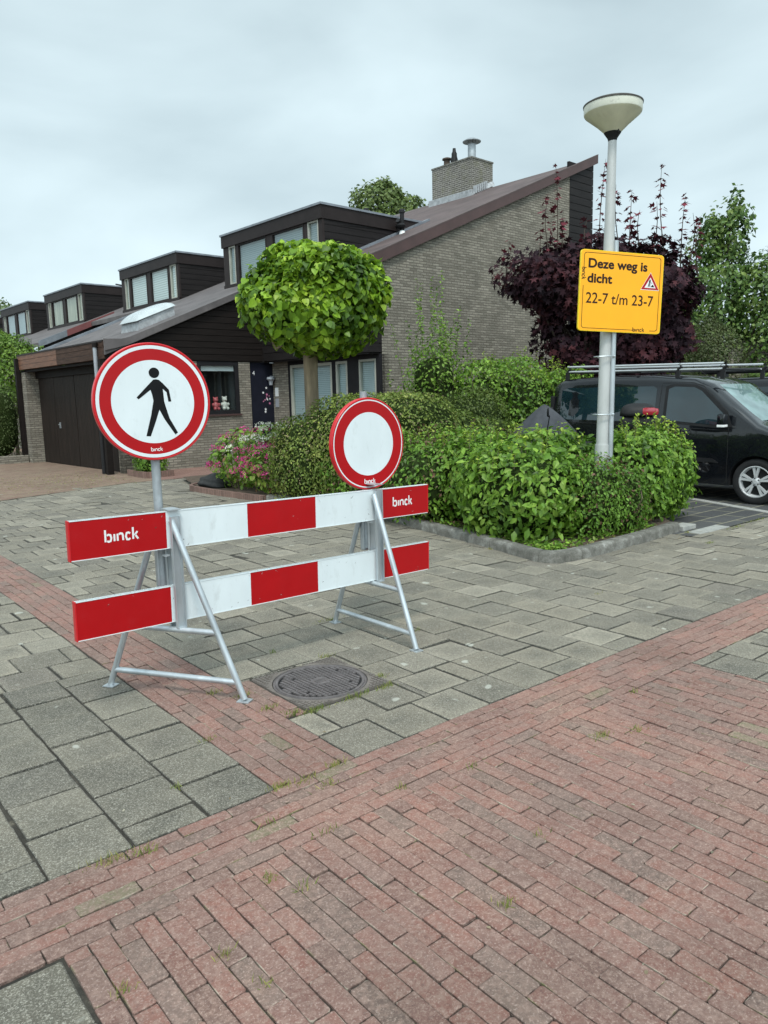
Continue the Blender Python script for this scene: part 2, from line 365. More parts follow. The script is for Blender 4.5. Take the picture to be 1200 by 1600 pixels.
def text_mesh(s, size, mat, parent, loc, xs=1.0, off=0.0, name='lettering', align='LEFT', rotz=0, bold=0):
    cu = bpy.data.curves.new('t', 'FONT'); cu.body = s; cu.size = size; cu.offset = off; cu.align_x = align; cu.fill_mode = 'FRONT'
    to = bpy.data.objects.new('t', cu); COL.objects.link(to)
    dg = bpy.context.evaluated_depsgraph_get(); me = bpy.data.meshes.new_from_object(to.evaluated_get(dg))
    bpy.data.objects.remove(to); me.name = name; me.materials.clear(); me.materials.append(M[mat])
    o = bpy.data.objects.new(name, me); COL.objects.link(o)
    R = Matrix.Rotation(rotz, 4, 'Y') @ Matrix.Rotation(pi/2, 4, 'X') @ Matrix.Diagonal((xs, 1, 1, 1))
    me.transform(R); o.location = loc; o.parent = parent
    if bold:      # heavier strokes: the same outline again, nudged a little each way
        b0 = bmesh.new(); b0.from_mesh(me)
        for i in range(8):
            m2 = me.copy(); m2.transform(Matrix.Translation((bold*cos(i*pi/4), -.00006*(i+1), bold*sin(i*pi/4)))); b0.from_mesh(m2); bpy.data.meshes.remove(m2)
        b0.to_mesh(me); b0.free()
    return o

def stroke(mb, pts, w, y, mi=0):
    """flat thick polyline in the local x-z plane at depth y, facing -y"""
    P = [Vector((p[0], p[1])) for p in pts]; Lf = []; Rt = []
    for i, p in enumerate(P):
        a = (p-P[i-1]).normalized() if i else (P[1]-p).normalized()
        b = (P[i+1]-p).normalized() if i < len(P)-1 else a
        t = (a+b).normalized(); nn = Vector((-t.y, t.x)); k = w/2/max(.5, nn.dot(Vector((-a.y, a.x))))
        Lf.append(p+nn*k); Rt.append(p-nn*k)
    n = len(P); mb.add([(q.x, y, q.y) for q in Lf]+[(q.x, y, q.y) for q in Rt], [(i, n+i, n+i+1, i+1) for i in range(n-1)], mi)
def logo(parent, x, z, h, y, mat='white_print', name='lettering', vertical=False):
    """the maker's five-letter wordmark drawn in strokes; h = ascender height"""
    mb = MB(); w = .165
    S = [[(0,0),(0,1)], [(.13,.53),(.27,.6),(.43,.55),(.5,.3),(.43,.05),(.27,0),(.13,.07)],
         [(.76,0),(.76,.6)], [(1.03,0),(1.03,.6)], [(1.15,.53),(1.28,.6),(1.43,.56),(1.49,.42),(1.49,0)],
         [(2.12,.5),(1.98,.6),(1.82,.57),(1.74,.3),(1.82,.03),(1.98,0),(2.12,.1)],
         [(2.37,0),(2.37,1)], [(2.48,.3),(2.76,.62)], [(2.54,.36),(2.8,-.02)]]
    for p in S:
        q = [((a-1.4)*h, (b-.35)*h) for a, b in p]
        if vertical: q = [(b, -a) for a, b in q]
        stroke(mb, [(x+a, z+b) for a, b in q], w*h, y)
    return mb.build(name, mat, parent, fix=False)

# ---- foliage
rng = np.random.default_rng(11)
def unit(v): return v/np.maximum(np.linalg.norm(v, axis=-1, keepdims=True), 1e-9)
TPL = {
 'oval': (np.array([(0,0,0),(-.27,.38,.07),(.27,.38,.07),(0,.42,0),(-.17,.75,.03),(.17,.75,.03),(0,1,-.1)]), [(0,3,1),(0,2,3),(1,3,4),(3,2,5),(4,3,6),(3,5,6)]),
 'heart': (np.array([(0,0,0),(-.28,-.1,.05),(-.5,.2,.1),(-.36,.62,.02),(0,1.05,-.16),(.36,.62,.02),(.5,.2,.1),(.28,-.1,.05),(0,.4,-.04)]), [(8,0,1),(8,1,2),(8,2,3),(8,3,4),(8,4,5),(8,5,6),(8,6,7),(8,7,0)]),
 'tri': (np.array([(0,0,0),(-.3,.5,.06),(.3,.5,.06),(0,1,-.05)]), [(0,2,1),(1,2,3)]),
 'maple': (np.array([(0,0,0),(-.5,.12,.03),(-.25,.35,0),(-.55,.72,0),(-.15,.62,0),(0,1.08,-.1),(.15,.62,0),(.55,.72,0),(.25,.35,0),(.5,.12,.03),(0,.4,-.05)]), [(10,0,1),(10,1,2),(10,2,3),(10,3,4),(10,4,5),(10,5,6),(10,6,7),(10,7,8),(10,8,9),(10,9,0)]),
 'blade': (np.array([(-.06,0,0),(.06,0,0),(-.04,.55,.1),(.04,.55,.1),(0,1,.3)]), [(0,1,3,2)[:3],(0,3,2),(2,3,4)]),
}
def leaves(name, pos, nrm, size, tpl, mat, parent, cols, tipdir=(0,0,-.6), jit=.5, tj=.8, colnoise=.25, clump=1.2, smooth=False):
    """many small leaf faces as one mesh; cols = list of colours blended at random in clumps"""
    T, F = TPL[tpl]; n = len(pos); k = len(T)
    nz = unit(nrm+rng.normal(0, jit, (n, 3)))
    t = np.array(tipdir)+rng.normal(0, tj, (n, 3)); t = unit(t-nz*(t*nz).sum(1, keepdims=True)); x = np.cross(t, nz)
    sz = (size*rng.uniform(.6, 1.25, n))[:, None, None]
    V = pos[:, None, :]+sz*(T[None, :, 0:1]*x[:, None]+T[None, :, 1:2]*t[:, None]+T[None, :, 2:3]*nz[:, None])
    V = V.reshape(-1, 3)
    F = [f for f in F]; nf = len(F)
    idx = (np.array(F)[None]+(np.arange(n)*k)[:, None, None]).reshape(-1)
    me = bpy.data.meshes.new(name)
    me.vertices.add(len(V)); me.vertices.foreach_set('co', V.astype(np.float32).ravel())
    me.loops.add(len(idx)); me.loops.foreach_set('vertex_index', idx.astype(np.int32))
    me.polygons.add(n*nf); me.polygons.foreach_set('loop_start', np.arange(0, n*nf*3, 3, dtype=np.int32))
    me.update(calc_edges=True)
    ph = rng.uniform(0, 6.28, 3)
    cl = (np.sin(pos[:, 0]*5*clump+ph[0])+np.sin(pos[:, 1]*5.7*clump+ph[1])+np.sin(pos[:, 2]*6.3*clump+ph[2]))/3
    u = np.clip(.5+.35*cl+rng.normal(0, .25, n), 0, .999)*(len(cols)-1)
    c = np.array(cols, float); i = u.astype(int); fr = (u-i)[:, None]
    cc = (c[i]*(1-fr)+c[np.minimum(i+1, len(cols)-1)]*fr)*rng.uniform(1-colnoise, 1+colnoise, (n, 1))
    ca = np.ones((n, k, 4), np.float32); ca[:, :, :3] = cc[:, None, :]
    at = me.color_attributes.new('col', 'FLOAT_COLOR', 'POINT'); at.data.foreach_set('color', ca.ravel())
    me.materials.append(M[mat])
    if smooth: me.polygons.foreach_set('use_smooth', [True]*len(me.polygons))
    me.update()
    o = bpy.data.objects.new(name, me); COL.objects.link(o)
    if parent: o.parent = parent
    return o

def blobs(n, ells, depth=.22, lump=.12, lf=3.0, power=2.0, zmin=None, up=.25, bottom=.25, seed=0):
    """points in the outer layer of a union of lumpy (super)ellipsoids. ells = [(cx,cy,cz,rx,ry,rz)]"""
    E = np.array(ells, float); area = (E[:, 3]*E[:, 4]+E[:, 3]*E[:, 5]+E[:, 4]*E[:, 5]); out_p = []; out_n = []; got = 0
    r_ = np.random.default_rng(seed+5); K = r_.normal(0, 1, (6, 3))*lf; PH = r_.uniform(0, 6.28, 6)
    def rad(P): return 1+lump*np.sin(P@K.T+PH).mean(1)*2.2
    while got < n:
        m = int((n-got)*2.5)+200
        e = E[rng.choice(len(E), m, p=area/area.sum())]
        d = unit(rng.normal(0, 1, (m, 3)))
        s = (np.abs(d)**power).sum(1)**(-1/power)       # superellipsoid unit radius
        q = d*s[:, None]
        lay = 1-np.abs(rng.normal(0, depth, m))
        base = e[:, :3]+q*e[:, 3:6]
        P = e[:, :3]+q*e[:, 3:6]*(rad(base)*lay)[:, None]
        nn = unit(q/e[:, 3:6]); 
        keep = np.ones(m, bool)
        if bottom is not None: keep &= (d[:, 2] > -.35) | (rng.uniform(0, 1, m) < bottom)
        if zmin is not None: keep &= P[:, 2] > zmin
        for g in E:
            ins = (((np.abs(P-g[:3])/g[3:6])**power).sum(1)) < (.62**power)
            keep &= ~ins
        nn[:, 2] += up
        out_p.append(P[keep]); out_n.append(unit(nn[keep])); got += keep.sum()
    return np.concatenate(out_p)[:n], np.concatenate(out_n)[:n]

def branches(mb, base, tips, r0, n=7, mid=.45, wob=.1):
    for t in tips:
        b = Vector(base); t = Vector(t); d = (t-b)
        m1 = b+d*mid+Vector((random.gauss(0, wob), random.gauss(0, wob), abs(random.gauss(0, wob)))); m2 = b+d*.75+Vector((random.gauss(0, wob), random.gauss(0, wob), random.gauss(0, wob)))
        mb.tube([b, m1, m2, t], [r0, r0*.6, r0*.4, r0*.12], n)

# ------------------------------------------------------------------ ground
def sheet(name, poly, z, mat, kind='structure'):
    me = bpy.data.meshes.new(name); me.from_pydata([(x, y, z) for x, y in poly], [], [tuple(range(len(poly)))]); me.materials.append(M[mat])
    o = bpy.data.objects.new(name, me); COL.objects.link(o); return tag(o, kind=kind)
def gmat_far():
    m, N, L, P = nmat('far ground'); v = coords(N, L, 'Object')
    L.new(ramp(N, L, noise(N, L, v, .08, 6), [(.35, (.10, .10, .085)), (.6, (.14, .135, .11)), (.7, (.06, .085, .03))]), P.inputs['Base Color'])
    P.inputs['Roughness'].default_value = .95; M['far'] = m
gmat_far()
sheet('ground', [(-600,-600),(600,-600),(600,600),(-600,600)], -.03, 'far')
sheet('joint_bed', [(-8,-8),(16,-8),(16,16),(-8,16)], -.009, 'joint')

def subtract(r, h):
    """rectangle r minus rectangle h -> up to four rectangles"""
    x0, x1, y0, y1 = r; a0, a1, b0, b1 = h
    if x1 <= a0 or x0 >= a1 or y1 <= b0 or y0 >= b1: return [r]
    o = []
    if x0 < a0: o.append((x0, a0, y0, y1))
    if x1 > a1: o.append((a1, x1, y0, y1))
    m0, m1 = max(x0, a0), min(x1, a1)
    if y0 < b0: o.append((m0, m1, y0, b0))
    if y1 > b1: o.append((m0, m1, b1, y1))
    return o
def courses(zone, w, l, along, phase=.5, off=0., jit=.0):
    """running bond filling zone=(x0,x1,y0,y1): courses of width w, unit length l along 'x' or 'y'"""
    x0, x1, y0, y1 = zone; R = []
    c0, c1, s0, s1 = (y0, y1, x0, x1) if along == 'x' else (x0, x1, y0, y1)
    k = 0; c = c0
    while c < c1-.02:
        ce = min(c+w, c1); s = s0-(l*phase if k % 2 else 0)-(off*k) % l + (random.uniform(-jit, jit))
        while s < s1-.015:
            e = s+l*random.uniform(1-jit*.3, 1+jit*.3); a, b = max(s, s0), min(e, s1)
            if b-a > .035: R.append((a, b, c, ce) if along == 'x' else (c, ce, a, b))
            s = e
        c = ce; k += 1
    return R
def pave(name, rects, pal, mat, gap=.003, hj=.0018, tilt=.006, n=1, ragged=.0, cham=.004, jitter=.0015, depth=.035, stain=False):
    """every tile or brick a small slab of its own height, tilt and tone"""
    V = []; F = []; C = []
    for (x0, x1, y0, y1) in rects:
        g = gap*random.uniform(.5, 1.3); x0 += g; x1 -= g; y0 += g; y1 -= g
        if x1-x0 < .01 or y1-y0 < .01: continue
        rt = random.gauss(0, jitter*2.2); dx, dy = random.gauss(0, jitter), random.gauss(0, jitter)
        cx, cy = (x0+x1)/2, (y0+y1)/2; h = random.gauss(0, hj); tx, ty = random.gauss(0, tilt), random.gauss(0, tilt)
        out = []
        cs = [(x0,y0),(x1,y0),(x1,y1),(x0,y1)]; rc = min(.0035+ragged, (x1-x0)/4)
        for i in range(4):
            p = Vector(cs[i]); q = Vector(cs[(i+1) % 4]); o_ = Vector(cs[i-1])
            u = (q-p).normalized(); v = (o_-p).normalized(); r1 = rc*random.uniform(.5, 1.8)
            out.append(p+v*r1); out.append(p+u*r1)
            L_ = (q-p).length; m = n if L_ > .12 else max(0, n-1)
            for j in range(m):
                t = (j+1)/(m+1); nn = Vector((u.y, -u.x)); out.append(p+u*L_*t-nn*abs(random.gauss(0, ragged)))
        k = len(out); b = len(V); top = []
        for ring, (ins, z) in enumerate(((0, -depth), (0, -cham*.45), (cham, 0))):
            for p in out:
                q = p-Vector((cx, cy)); q = Vector((q.x-math.copysign(ins, q.x)*min(1, abs(q.x)/.02), q.y-math.copysign(ins, q.y)*min(1, abs(q.y)/.02)))
                X = q.x*cos(rt)-q.y*sin(rt); Y = q.x*sin(rt)+q.y*cos(rt)
                V.append((cx+dx+X, cy+dy+Y, z+h+(tx*X+ty*Y if ring else 0)))
        for r in range(2):
            for i in range(k): F.append((b+r*k+i, b+r*k+(i+1) % k, b+(r+1)*k+(i+1) % k, b+(r+1)*k+i))
        c = random.choice(pal); f = random.uniform(.84, 1.16)
        if stain:      # weathered paler rim, darker worn middle
            qx, qy = random.uniform(-.25, .25)*(x1-x0), random.uniform(-.25, .25)*(y1-y0)
            for kk in (.62, 0):
                for p in (out if kk else [Vector((cx, cy))]):
                    X, Y = (p.x-cx)*kk+qx*(1-kk), (p.y-cy)*kk+qy*(1-kk); V.append((cx+dx+X, cy+dy+Y, z+h+tx*X+ty*Y))
            for i in range(k):
                F.append((b+2*k+i, b+2*k+(i+1) % k, b+3*k+(i+1) % k, b+3*k+i)); F.append((b+3*k+i, b+3*k+(i+1) % k, b+4*k))
            e = random.uniform(1.05, 1.5); w = random.uniform(.52, 1.0)
            C += [(.035, .031, .024, 1)]*(2*k)+[(c[0]*f*e, c[1]*f*e, c[2]*f*e, 1)]*k+[(c[0]*f*(.5*e+.5*w), c[1]*f*(.5*e+.5*w), c[2]*f*(.5*e+.5*w), 1)]*k+[(c[0]*f*w, c[1]*f*w, c[2]*f*w, 1)]
        else:
            F.append(tuple(b+2*k+i for i in range(k))); C += [(.05, .035, .028, 1)]*k+[((.42, .38, .30, 1) if random.random() < .06 else (.16, .17, .07, 1) if random.random() < .05 else (c[0]*f*.62, c[1]*f*.62, c[2]*f*.62, 1)) for _ in range(k)]+[(c[0]*f, c[1]*f, c[2]*f, 1)]*k
    me = bpy.data.meshes.new(name); me.from_pydata(V, [], F)
    at = me.color_attributes.new('col', 'FLOAT_COLOR', 'POINT'); at.data.foreach_set('color', np.array(C, np.float32).ravel())
    me.materials.append(M[mat]); o = bpy.data.objects.new(name, me); COL.objects.link(o); return tag(o, kind='structure')

RED = [(.225,.100,.080)]*4+[(.21,.098,.080)]*5+[(.195,.098,.082)]*4+[(.175,.100,.084)]*3+[(.155,.104,.088)]*2+[(.165,.145,.088)]
RED = [(r*.88, g*.90, b*.87) for r, g, b in RED[:-1]*4+RED[-1:]]
GREY = [(.160,.137,.100)]*5+[(.120,.103,.077)]*4+[(.195,.170,.128)]*3+[(.235,.208,.160)]*2+[(.098,.082,.064)]*1
HOLE = (.545, 1.135, .575, 1.185)
T = .303
tiles_near = []; tiles_far = []
tiles_dark = courses((-13*T, 0, 0, 6.5*T), T, T, 'y')
tiles_far += courses((-3.6, 0, 6.5*T, 13.5), T, T, 'x')
# between the two brick strips, right of the strip running away from us
for r in courses((.42, 1.62, 0, 12.9), T, T, 'x')+courses((1.62, 6.4, 0, 12.9), T, T, 'y'):
    for q in subtract(r, (.42, HOLE[1], HOLE[2], HOLE[3])): (tiles_near if q[3] < 3.2 else tiles_far).append(q)
tiles_near += courses((6.4, 9.5, 0, 1.62), T, T, 'y')
tiles_far += courses((9.5, 15, 0, 1.62), T, T, 'y')
tiles_near += courses((2.66, 7.5, -3.2, -.40), T, T, 'y')
tiles_dark += courses((-.99-11*T, -.99, -.408-10*T, -.408), T, T, 'y', phase=.5)
DARKG = [(.095,.082,.060)]*4+[(.118,.103,.076)]*4+[(.074,.064,.049)]*2+[(.150,.131,.098)]*2
pave('pavement', tiles_dark, DARKG, 'tile', gap=.0055, n=2, ragged=.0016, hj=.0022, tilt=.009, jitter=.0022, cham=.006, stain=True)
pave('pavement', [r for r in tiles_near], GREY, 'tile', gap=.0045, n=2, ragged=.0012, hj=.0022, tilt=.009, jitter=.0018, cham=.006, stain=True)
pave('pavement', [r for r in tiles_far], GREY, 'tile', gap=.006, n=0, ragged=.002, hj=.003, tilt=.013, jitter=.0025, cham=.010, stain=True)
br = courses((0, .42, 0, 9.5), .07, .205, 'y', jit=.03)+courses((.42, HOLE[0], HOLE[2], HOLE[3]), .0625, .205, 'y', jit=.03)
br += courses((-3.5, 12, -.402, 0), .067, .207, 'x', off=.03, jit=.03)
br += courses((-.985, 2.655, -4.2, -.402), .0695, .207, 'y', off=.0, jit=.02)
br = [b for b in br]
pave('brick_road', br, RED, 'clinker', gap=.0012, n=3, ragged=.0011, hj=.0014, tilt=.010, cham=.0034, jitter=.0010)

O = (4.77, 14.79, 0); PHI = radians(2.5)
sheet('driveway', [(-8,9.6),(1.63,11.66),(4.29,12.69),(6.2,12.62),(6.2,15.5),(6.4,45),(-8,45)], .006, 'drive')
sheet('path', [(4.9,12.66),(12,12.62),(12,15.2),(5.1,14.9)], .010, 'redpath')
sheet('parking_pavement', [(6.42,1.63),(18,1.63),(18,9),(8.2,9),(6.42,2.4)], .001, 'darkpave')
# pale channel stones along the parking bay
st = []
a = Vector((9.42, 3.75)); b = Vector((8.35, 1.2)); d = (b-a).normalized(); nn = Vector((-d.y, d.x))
mb = MB()
for i in range(7):
    p = a+d*(i*.42-.3); q = p+d*.412; w = nn*.13
    mb.prism([(p.x,p.y,-.02),(q.x,q.y,-.02),(q.x+w.x,q.y+w.y,-.02),(p.x+w.x,p.y+w.y,-.02)], (0,0,.030))
tag(mb.build('kerb_strip', 'edge_stone', bevel=.004), kind='structure')
# kerb round the planting bed
def sweep(path, prof, closed=False):
    P = [Vector(p) for p in path]; mb = MB(); k = len(prof); vs_ = []
    for i, p in enumerate(P):
        t = (P[min(i+1, len(P)-1)]-P[max(i-1, 0)]).normalized(); n_ = Vector((-t.y, t.x))
        for a, z in prof: vs_.append((p.x+n_.x*a, p.y+n_.y*a, z))
    fs = [(i*k+j, i*k+(j+1) % k, (i+1)*k+(j+1) % k, (i+1)*k+j) for i in range(len(P)-1) for j in range(k)]
    fs += [tuple(range(k)), tuple((len(P)-1)*k+j for j in range(k-1, -1, -1))]
    return mb.add(vs_, fs)
KP = [(4.72,7.95),(4.85,7.5),(5.02,6.8),(5.04,5.93),(4.9,5.2),(4.68,4.4),(4.55,3.7),(4.44,3.1),(4.33,2.6),(4.24,2.25),(4.20,2.02),(4.26,1.86),(4.42,1.78),(4.7,1.76),(5.3,1.78),(6.0,1.82),(6.62,1.88)]
def smoothpath(P, it=2):
    for _ in range(it):
        Q = [P[0]]
        for a, b in zip(P, P[1:]): Q += [tuple(.75*x+.25*y for x, y in zip(a, b)), tuple(.25*x+.75*y for x, y in zip(a, b))]
        P = Q+[P[-1]]
    return P
KS = smoothpath(KP)
prof = [(0,-.05),(0,.075),(.012,.095),(.035,.104),(.12,.104),(.135,.095),(.135,-.05)]
cuts = [0, 12, 22, 32, 42, 52, len(KS)-1]
mb = MB()
for a, b in zip(cuts, cuts[1:]):
    seg = KS[a:b+1]
    if len(seg) > 1:
        p, q = Vector(seg[-2]), Vector(seg[-1]); seg[-1] = tuple(p+(q-p)*.93); s2 = sweep(seg, prof); mb.add(s2.v, s2.f)
tag(mb.build('kerb', 'kerb', smooth=True), kind='structure')
mb = MB(); mb.box((6.66,1.86,-.03),(6.96,2.03,.05)).box((6.62,1.62,-.02),(7.3,1.80,.006))
tag(mb.build('kerb', 'edge_stone', bevel=.008), kind='structure')
# planting bed soil
def soil(name, poly, z, amp=.03):
    bm = bmesh.new(); f = bm.faces.new([bm.verts.new((x, y, z)) for x, y in poly])
    bmesh.ops.triangulate(bm, faces=[f]); bmesh.ops.subdivide_edges(bm, edges=bm.edges, cuts=14, use_grid_fill=True)
    for v in bm.verts: v.co.z += amp*(sin(v.co.x*9)*cos(v.co.y*8)+random.uniform(-.6, .6))
    me = bpy.data.meshes.new(name); bm.to_mesh(me); bm.free(); me.materials.append(M['soil'])
    o = bpy.data.objects.new(name, me); COL.objects.link(o); return tag(o, kind='structure')
inner = [tuple(Vector(p)+Vector((-(Vector(KS[min(i+1, len(KS)-1)])-Vector(KS[max(i-1, 0)])).normalized().y, (Vector(KS[min(i+1, len(KS)-1)])-Vector(KS[max(i-1, 0)])).normalized().x))*.10) for i, p in enumerate(KS)]
soil('garden_soil', inner[::2]+[(6.8,2.1),(7.9,3.1),(8.3,8),(9.3,12.4),(5.3,12.3),(4.72,10.5),(4.75,8.2)], .07, .012)

# manhole cover
mh = thing('manhole_cover', 'round cast iron cover in a square frame set among grey tiles', 'manhole cover', ((HOLE[0]+HOLE[1])/2, (HOLE[2]+HOLE[3])/2, 0), 0)
hw = .288
mb = MB(); R0 = .276; n = 48; ring = [(R0*cos(2*pi*i/n), R0*sin(2*pi*i/n)) for i in range(n)]
sq = []
for i in range(n):
    a = 2*pi*i/n; c, s = cos(a), sin(a); k = hw/max(abs(c), abs(s)); sq.append((k*c, k*s))
mb.add([(x,y,.004) for x,y in sq]+[(x,y,.004) for x,y in ring]+[(x,y,-.03) for x,y in sq]+[(x,y,-.03) for x,y in ring],
       [(i,(i+1)%n,n+(i+1)%n,n+i) for i in range(n)]+[(i,2*n+i,2*n+(i+1)%n,(i+1)%n) for i in range(n)]+[(n+i,n+(i+1)%n,3*n+(i+1)%n,3*n+i) for i in range(n)])
for i in range(-11, 12):
    for j in range(-11, 12):
        x, y = i*.0252, j*.0252
        if math.hypot(x, y) > R0+.022 and abs(x) < hw-.01 and abs(y) < hw-.01: mb.box((x-.0085,y-.0085,.003),(x+.0085,y+.0085,.0085))
mb.build('frame', 'iron_frame', mh)
mb = MB(); mb.lathe([(0,-.003),(R0-.035,-.003)], n=48, mi=1); mb.lathe([(R0-.035,-.002),(R0-.033,.006),(R0-.020,.006),(R0-.018,-.001),(R0-.006,-.001),(R0-.004,.004),(R0-.003,-.02)], n=64)
for i in range(-10, 11):
    for j in range(-10, 11):
        x, y = i*.0252, j*.0252; r = math.hypot(x, y)
        if r < R0-.045 and r > .055 and (i, j) not in ((7,3),(-6,-4),(-4,5),(5,-5)): mb.box((x-.0095,y-.0095,-.003),(x+.0095,y+.0095,.006))
mb.lathe([(0,.004),(.046,.004),(.05,.0065),(.054,.0065),(.055,-.003)], n=32)
for i in range(-1, 2): mb.box((-.03,i*.016-.004,.003),(.03,i*.016+.004,.0075))
mb.build('lid', ['iron', 'black_pl'], mh)

# ------------------------------------------------------------------ houses
RA, RB = 2.87, .416
def zr(a): return RA+RB*a
def clip(poly, ax, lim, keep_above):
    o = []
    for i in range(len(poly)):
        p, q = poly[i], poly[(i+1) % len(poly)]
        ip = (p[ax] >= lim) == keep_above or p[ax] == lim; iq = (q[ax] >= lim) == keep_above or q[ax] == lim
        if ip: o.append(p)
        if ip != iq:
            t = (lim-p[ax])/(q[ax]-p[ax]); o.append((p[0]+(q[0]-p[0])*t, p[1]+(q[1]-p[1])*t))
    return o
def siding(mb, poly, to3, nrm, pitch=.17, gap=.012, dep=.022, mi=0, z0=None):
    zs = [p[1] for p in poly]; z = min(zs) if z0 is None else z0
    while z < max(zs):
        q = clip(clip(poly, 1, z+gap, True), 1, min(z+pitch, max(zs)+1), False)
        if len(q) >= 3:
            A = abs(sum(q[i][0]*q[(i+1) % len(q)][1]-q[(i+1) % len(q)][0]*q[i][1] for i in range(len(q)))/2)
            if A > .002: mb.prism([to3(*p) for p in q], tuple(x*dep for x in nrm), mi)
        z += pitch
def W(parent, face, pos, s0, s1, z0, z1, fm='frame_black', inner='blind', fw=.05, dep=.05, split=(), glass='glass', room=False):
    """a window in plane a=pos ('a', facing -a) or b=pos ('b', facing -b): window > pane, blind"""
    def bx(mb, sa, sb, za, zb, d0, d1):
        a, b = ((pos+d0, sa, za), (pos+d1, sb, zb)) if face == 'a' else ((sa, pos+d0, za), (sb, pos+d1, zb))
        mb.box(a, b)
    s0, s1 = min(s0, s1), max(s0, s1)
    mb = MB(); bx(mb, s0, s0+fw, z0, z1, -.03, dep); bx(mb, s1-fw, s1, z0, z1, -.03, dep)
    bx(mb, s0+fw, s1-fw, z0, z0+fw, -.028, dep); bx(mb, s0+fw, s1-fw, z1-fw, z1, -.028, dep)
    for s in split: bx(mb, s-fw/2, s+fw/2, z0+fw, z1-fw, -.026, dep)
    w = mb.build('window', fm, parent)
    mb = MB(); e0, e1, g0, g1 = s0+fw*.8, s1-fw*.8, z0+fw*.8, z1-fw*.8
    mb.add([(pos+.01, s, z) if face == 'a' else (s, pos+.01, z) for s, z in ((e0,g0),(e1,g0),(e1,g1),(e0,g1))], [(0,1,2,3)]); mb.build('pane', glass, w)
    if inner:
        mb = MB(); bx(mb, s0+fw*.6, s1-fw*.6, z0+fw*.6, z1-fw*.6, .055, .062)
        mb.build('curtain' if inner == 'curtain' else 'blind', inner, w)
    return w
def dormer(parent, b0, b1, inners, zt=6.22, a0=4.62):
    a1 = (zt-RA)/RB; mb = MB()
    mb.prism([(a0+.13,b0+.03,zr(a0+.06)-.1),(a0+.13,b0+.03,zt-.06),(a1+.1,b0+.03,zt-.06),(a1+.1,b0+.03,zr(a1+.1)-.1)], (0,b1-b0-.06,0))
    d = mb.build('dormer', 'room', parent)
    sm = MB(); pol = [(a0+.03,zr(a0)-.02),(a0+.03,zt-.34),(a1-.75,zt-.34),(a1-.72,zr(a1-.72))]
    siding(sm, pol, lambda a, z: (a, b0+.03, z), (0,-1,0), .165)
    sm.build('cladding', 'siding', d); sm = MB(); siding(sm, pol, lambda a, z: (a, b1-.03, z), (0,1,0), .165)
    sm.build('cladding', 'siding', d)
    # fascia all round + thin roof edge
    fm = MB(); zb = zt-.33
    fm.box((a0-.05,b0-.02,zb),(a0+.05,b1+.02,zt-.02))
    for b, s in ((b0, -1), (b1, 1)):
        siding(fm, [(a0+.053,zb),(a0+.053,zt-.02),(a1-.05,zt-.02),(a1-.8,zb)], lambda a, z, b=b, s=s: (a, b-s*.03, z), (0,s,0), .31, .0, .052)
    fm.build('fascia', 'trimdark', d)
    em = MB(); em.box((a0-.08,b0-.05,zt-.02),(a1+.1,b1+.05,zt+.03)); em.build('roof_edge', 'zinc', d)
    # front posts and sill
    k = (b1-b0)/4.58; g = MB()
    op = [(.31,.63),(.76,2.17),(2.44,3.83),(4.0,4.42)]            # from the left (high b) end
    op = [(b1-q*k, b1-p*k) for p, q in op]
    edges = sorted([b0+.0]+[x for o in op for x in o]+[b1])
    for i in range(0, len(edges), 2): g.box((a0,edges[i],zr(a0)-.06),(a0+.06,edges[i+1],zb-.0))
    g.box((a0-.03,b0,zr(a0)-.12),(a0+.05,b1,zr(a0)+.075)); g.build('post', 'frame_dark', d)
    for (p, q), inn in zip(op, inners): W(parent, 'a', a0+.02, p, q, zr(a0)+.08, zb-.002, 'frame_dark' if (q-p) > .6 else 'frame_pale', inn, fw=.035)
    return d
def vent_pipe(parent, a, b, z, h=.35, r=.06, mat='black_pl', cap=True):
    mb = MB(); mb.lathe([(r*1.6,z-.12),(r*1.1,z),(r,z+.02),(r,z+h*.5),(r*1.35,z+h*.52),(r*1.35,z+h*.62),(r*.9,z+h*.66),(r*.9,z+h*.8),(r*.75,z+h)], (a,b,0), 16)
    mb.lathe([(0,z+h),(r*.75,z+h)], (a,b,0), 16); return mb.build('vent_pipe', mat, parent, smooth=True)

H1 = thing('brick_house', 'brick end house with a big sloping roof, tall chimney and front door', 'house', O, PHI, 'terraced houses')
TH = .16
def roof_slab(parent, a0, a1, b0, b1, mat, under=TH):
    mb = MB(); mb.prism([(a0,b0,zr(a0)-under),(a0,b0,zr(a0)),(a1,b0,zr(a1)),(a1,b0,zr(a1)-under)], (0,b1-b0,0)); 
    # welted felt laps
    return mb.build('roof', mat, parent)
# gable wall
GB = -4.24
mb = MB(); mb.prism([(4.6,GB,-.1),(4.6,GB,zr(4.6)-.14),(11.8,GB,zr(11.8)-.14),(11.8,GB,-.1)], (0,.22,0))
mb.box((4.6,GB,-.1),(4.82,GB+.1,2.6)); mb.box((12.7,GB+.1,-.1),(12.9,3.2,7.9))
mb.build('wall', 'gable', H1)
mb = MB(); siding(mb, [(11.803,-.1),(11.803,zr(11.8)-.1),(12.96,zr(12.96)-.1),(12.96,-.1)], lambda a, z: (a, GB+.02, z), (0,-1,0), .2, .015, .03)
mb.box((11.81,GB+.03,-.1),(12.93,GB+.1,8.0))
mb.build('cladding', 'siding', H1); mb = MB()
siding(mb, [(4.2,2.62),(4.2,zr(4.2)-.15),(4.6,zr(4.6)-.15),(4.6,2.62)], lambda a, z: (a, GB+.02, z), (0,-1,0), .2, .012, .025)
siding(mb, [(GB+.02,2.62),(GB+.02,4.4),(0,4.4),(0,2.62)], lambda b, z: (4.22, b, z), (-1,0,0), .2, .012, .025)
mb.box((4.23,GB+.03,2.6),(4.58,-.02,4.45))
mb.build('cladding', 'siding', H1)
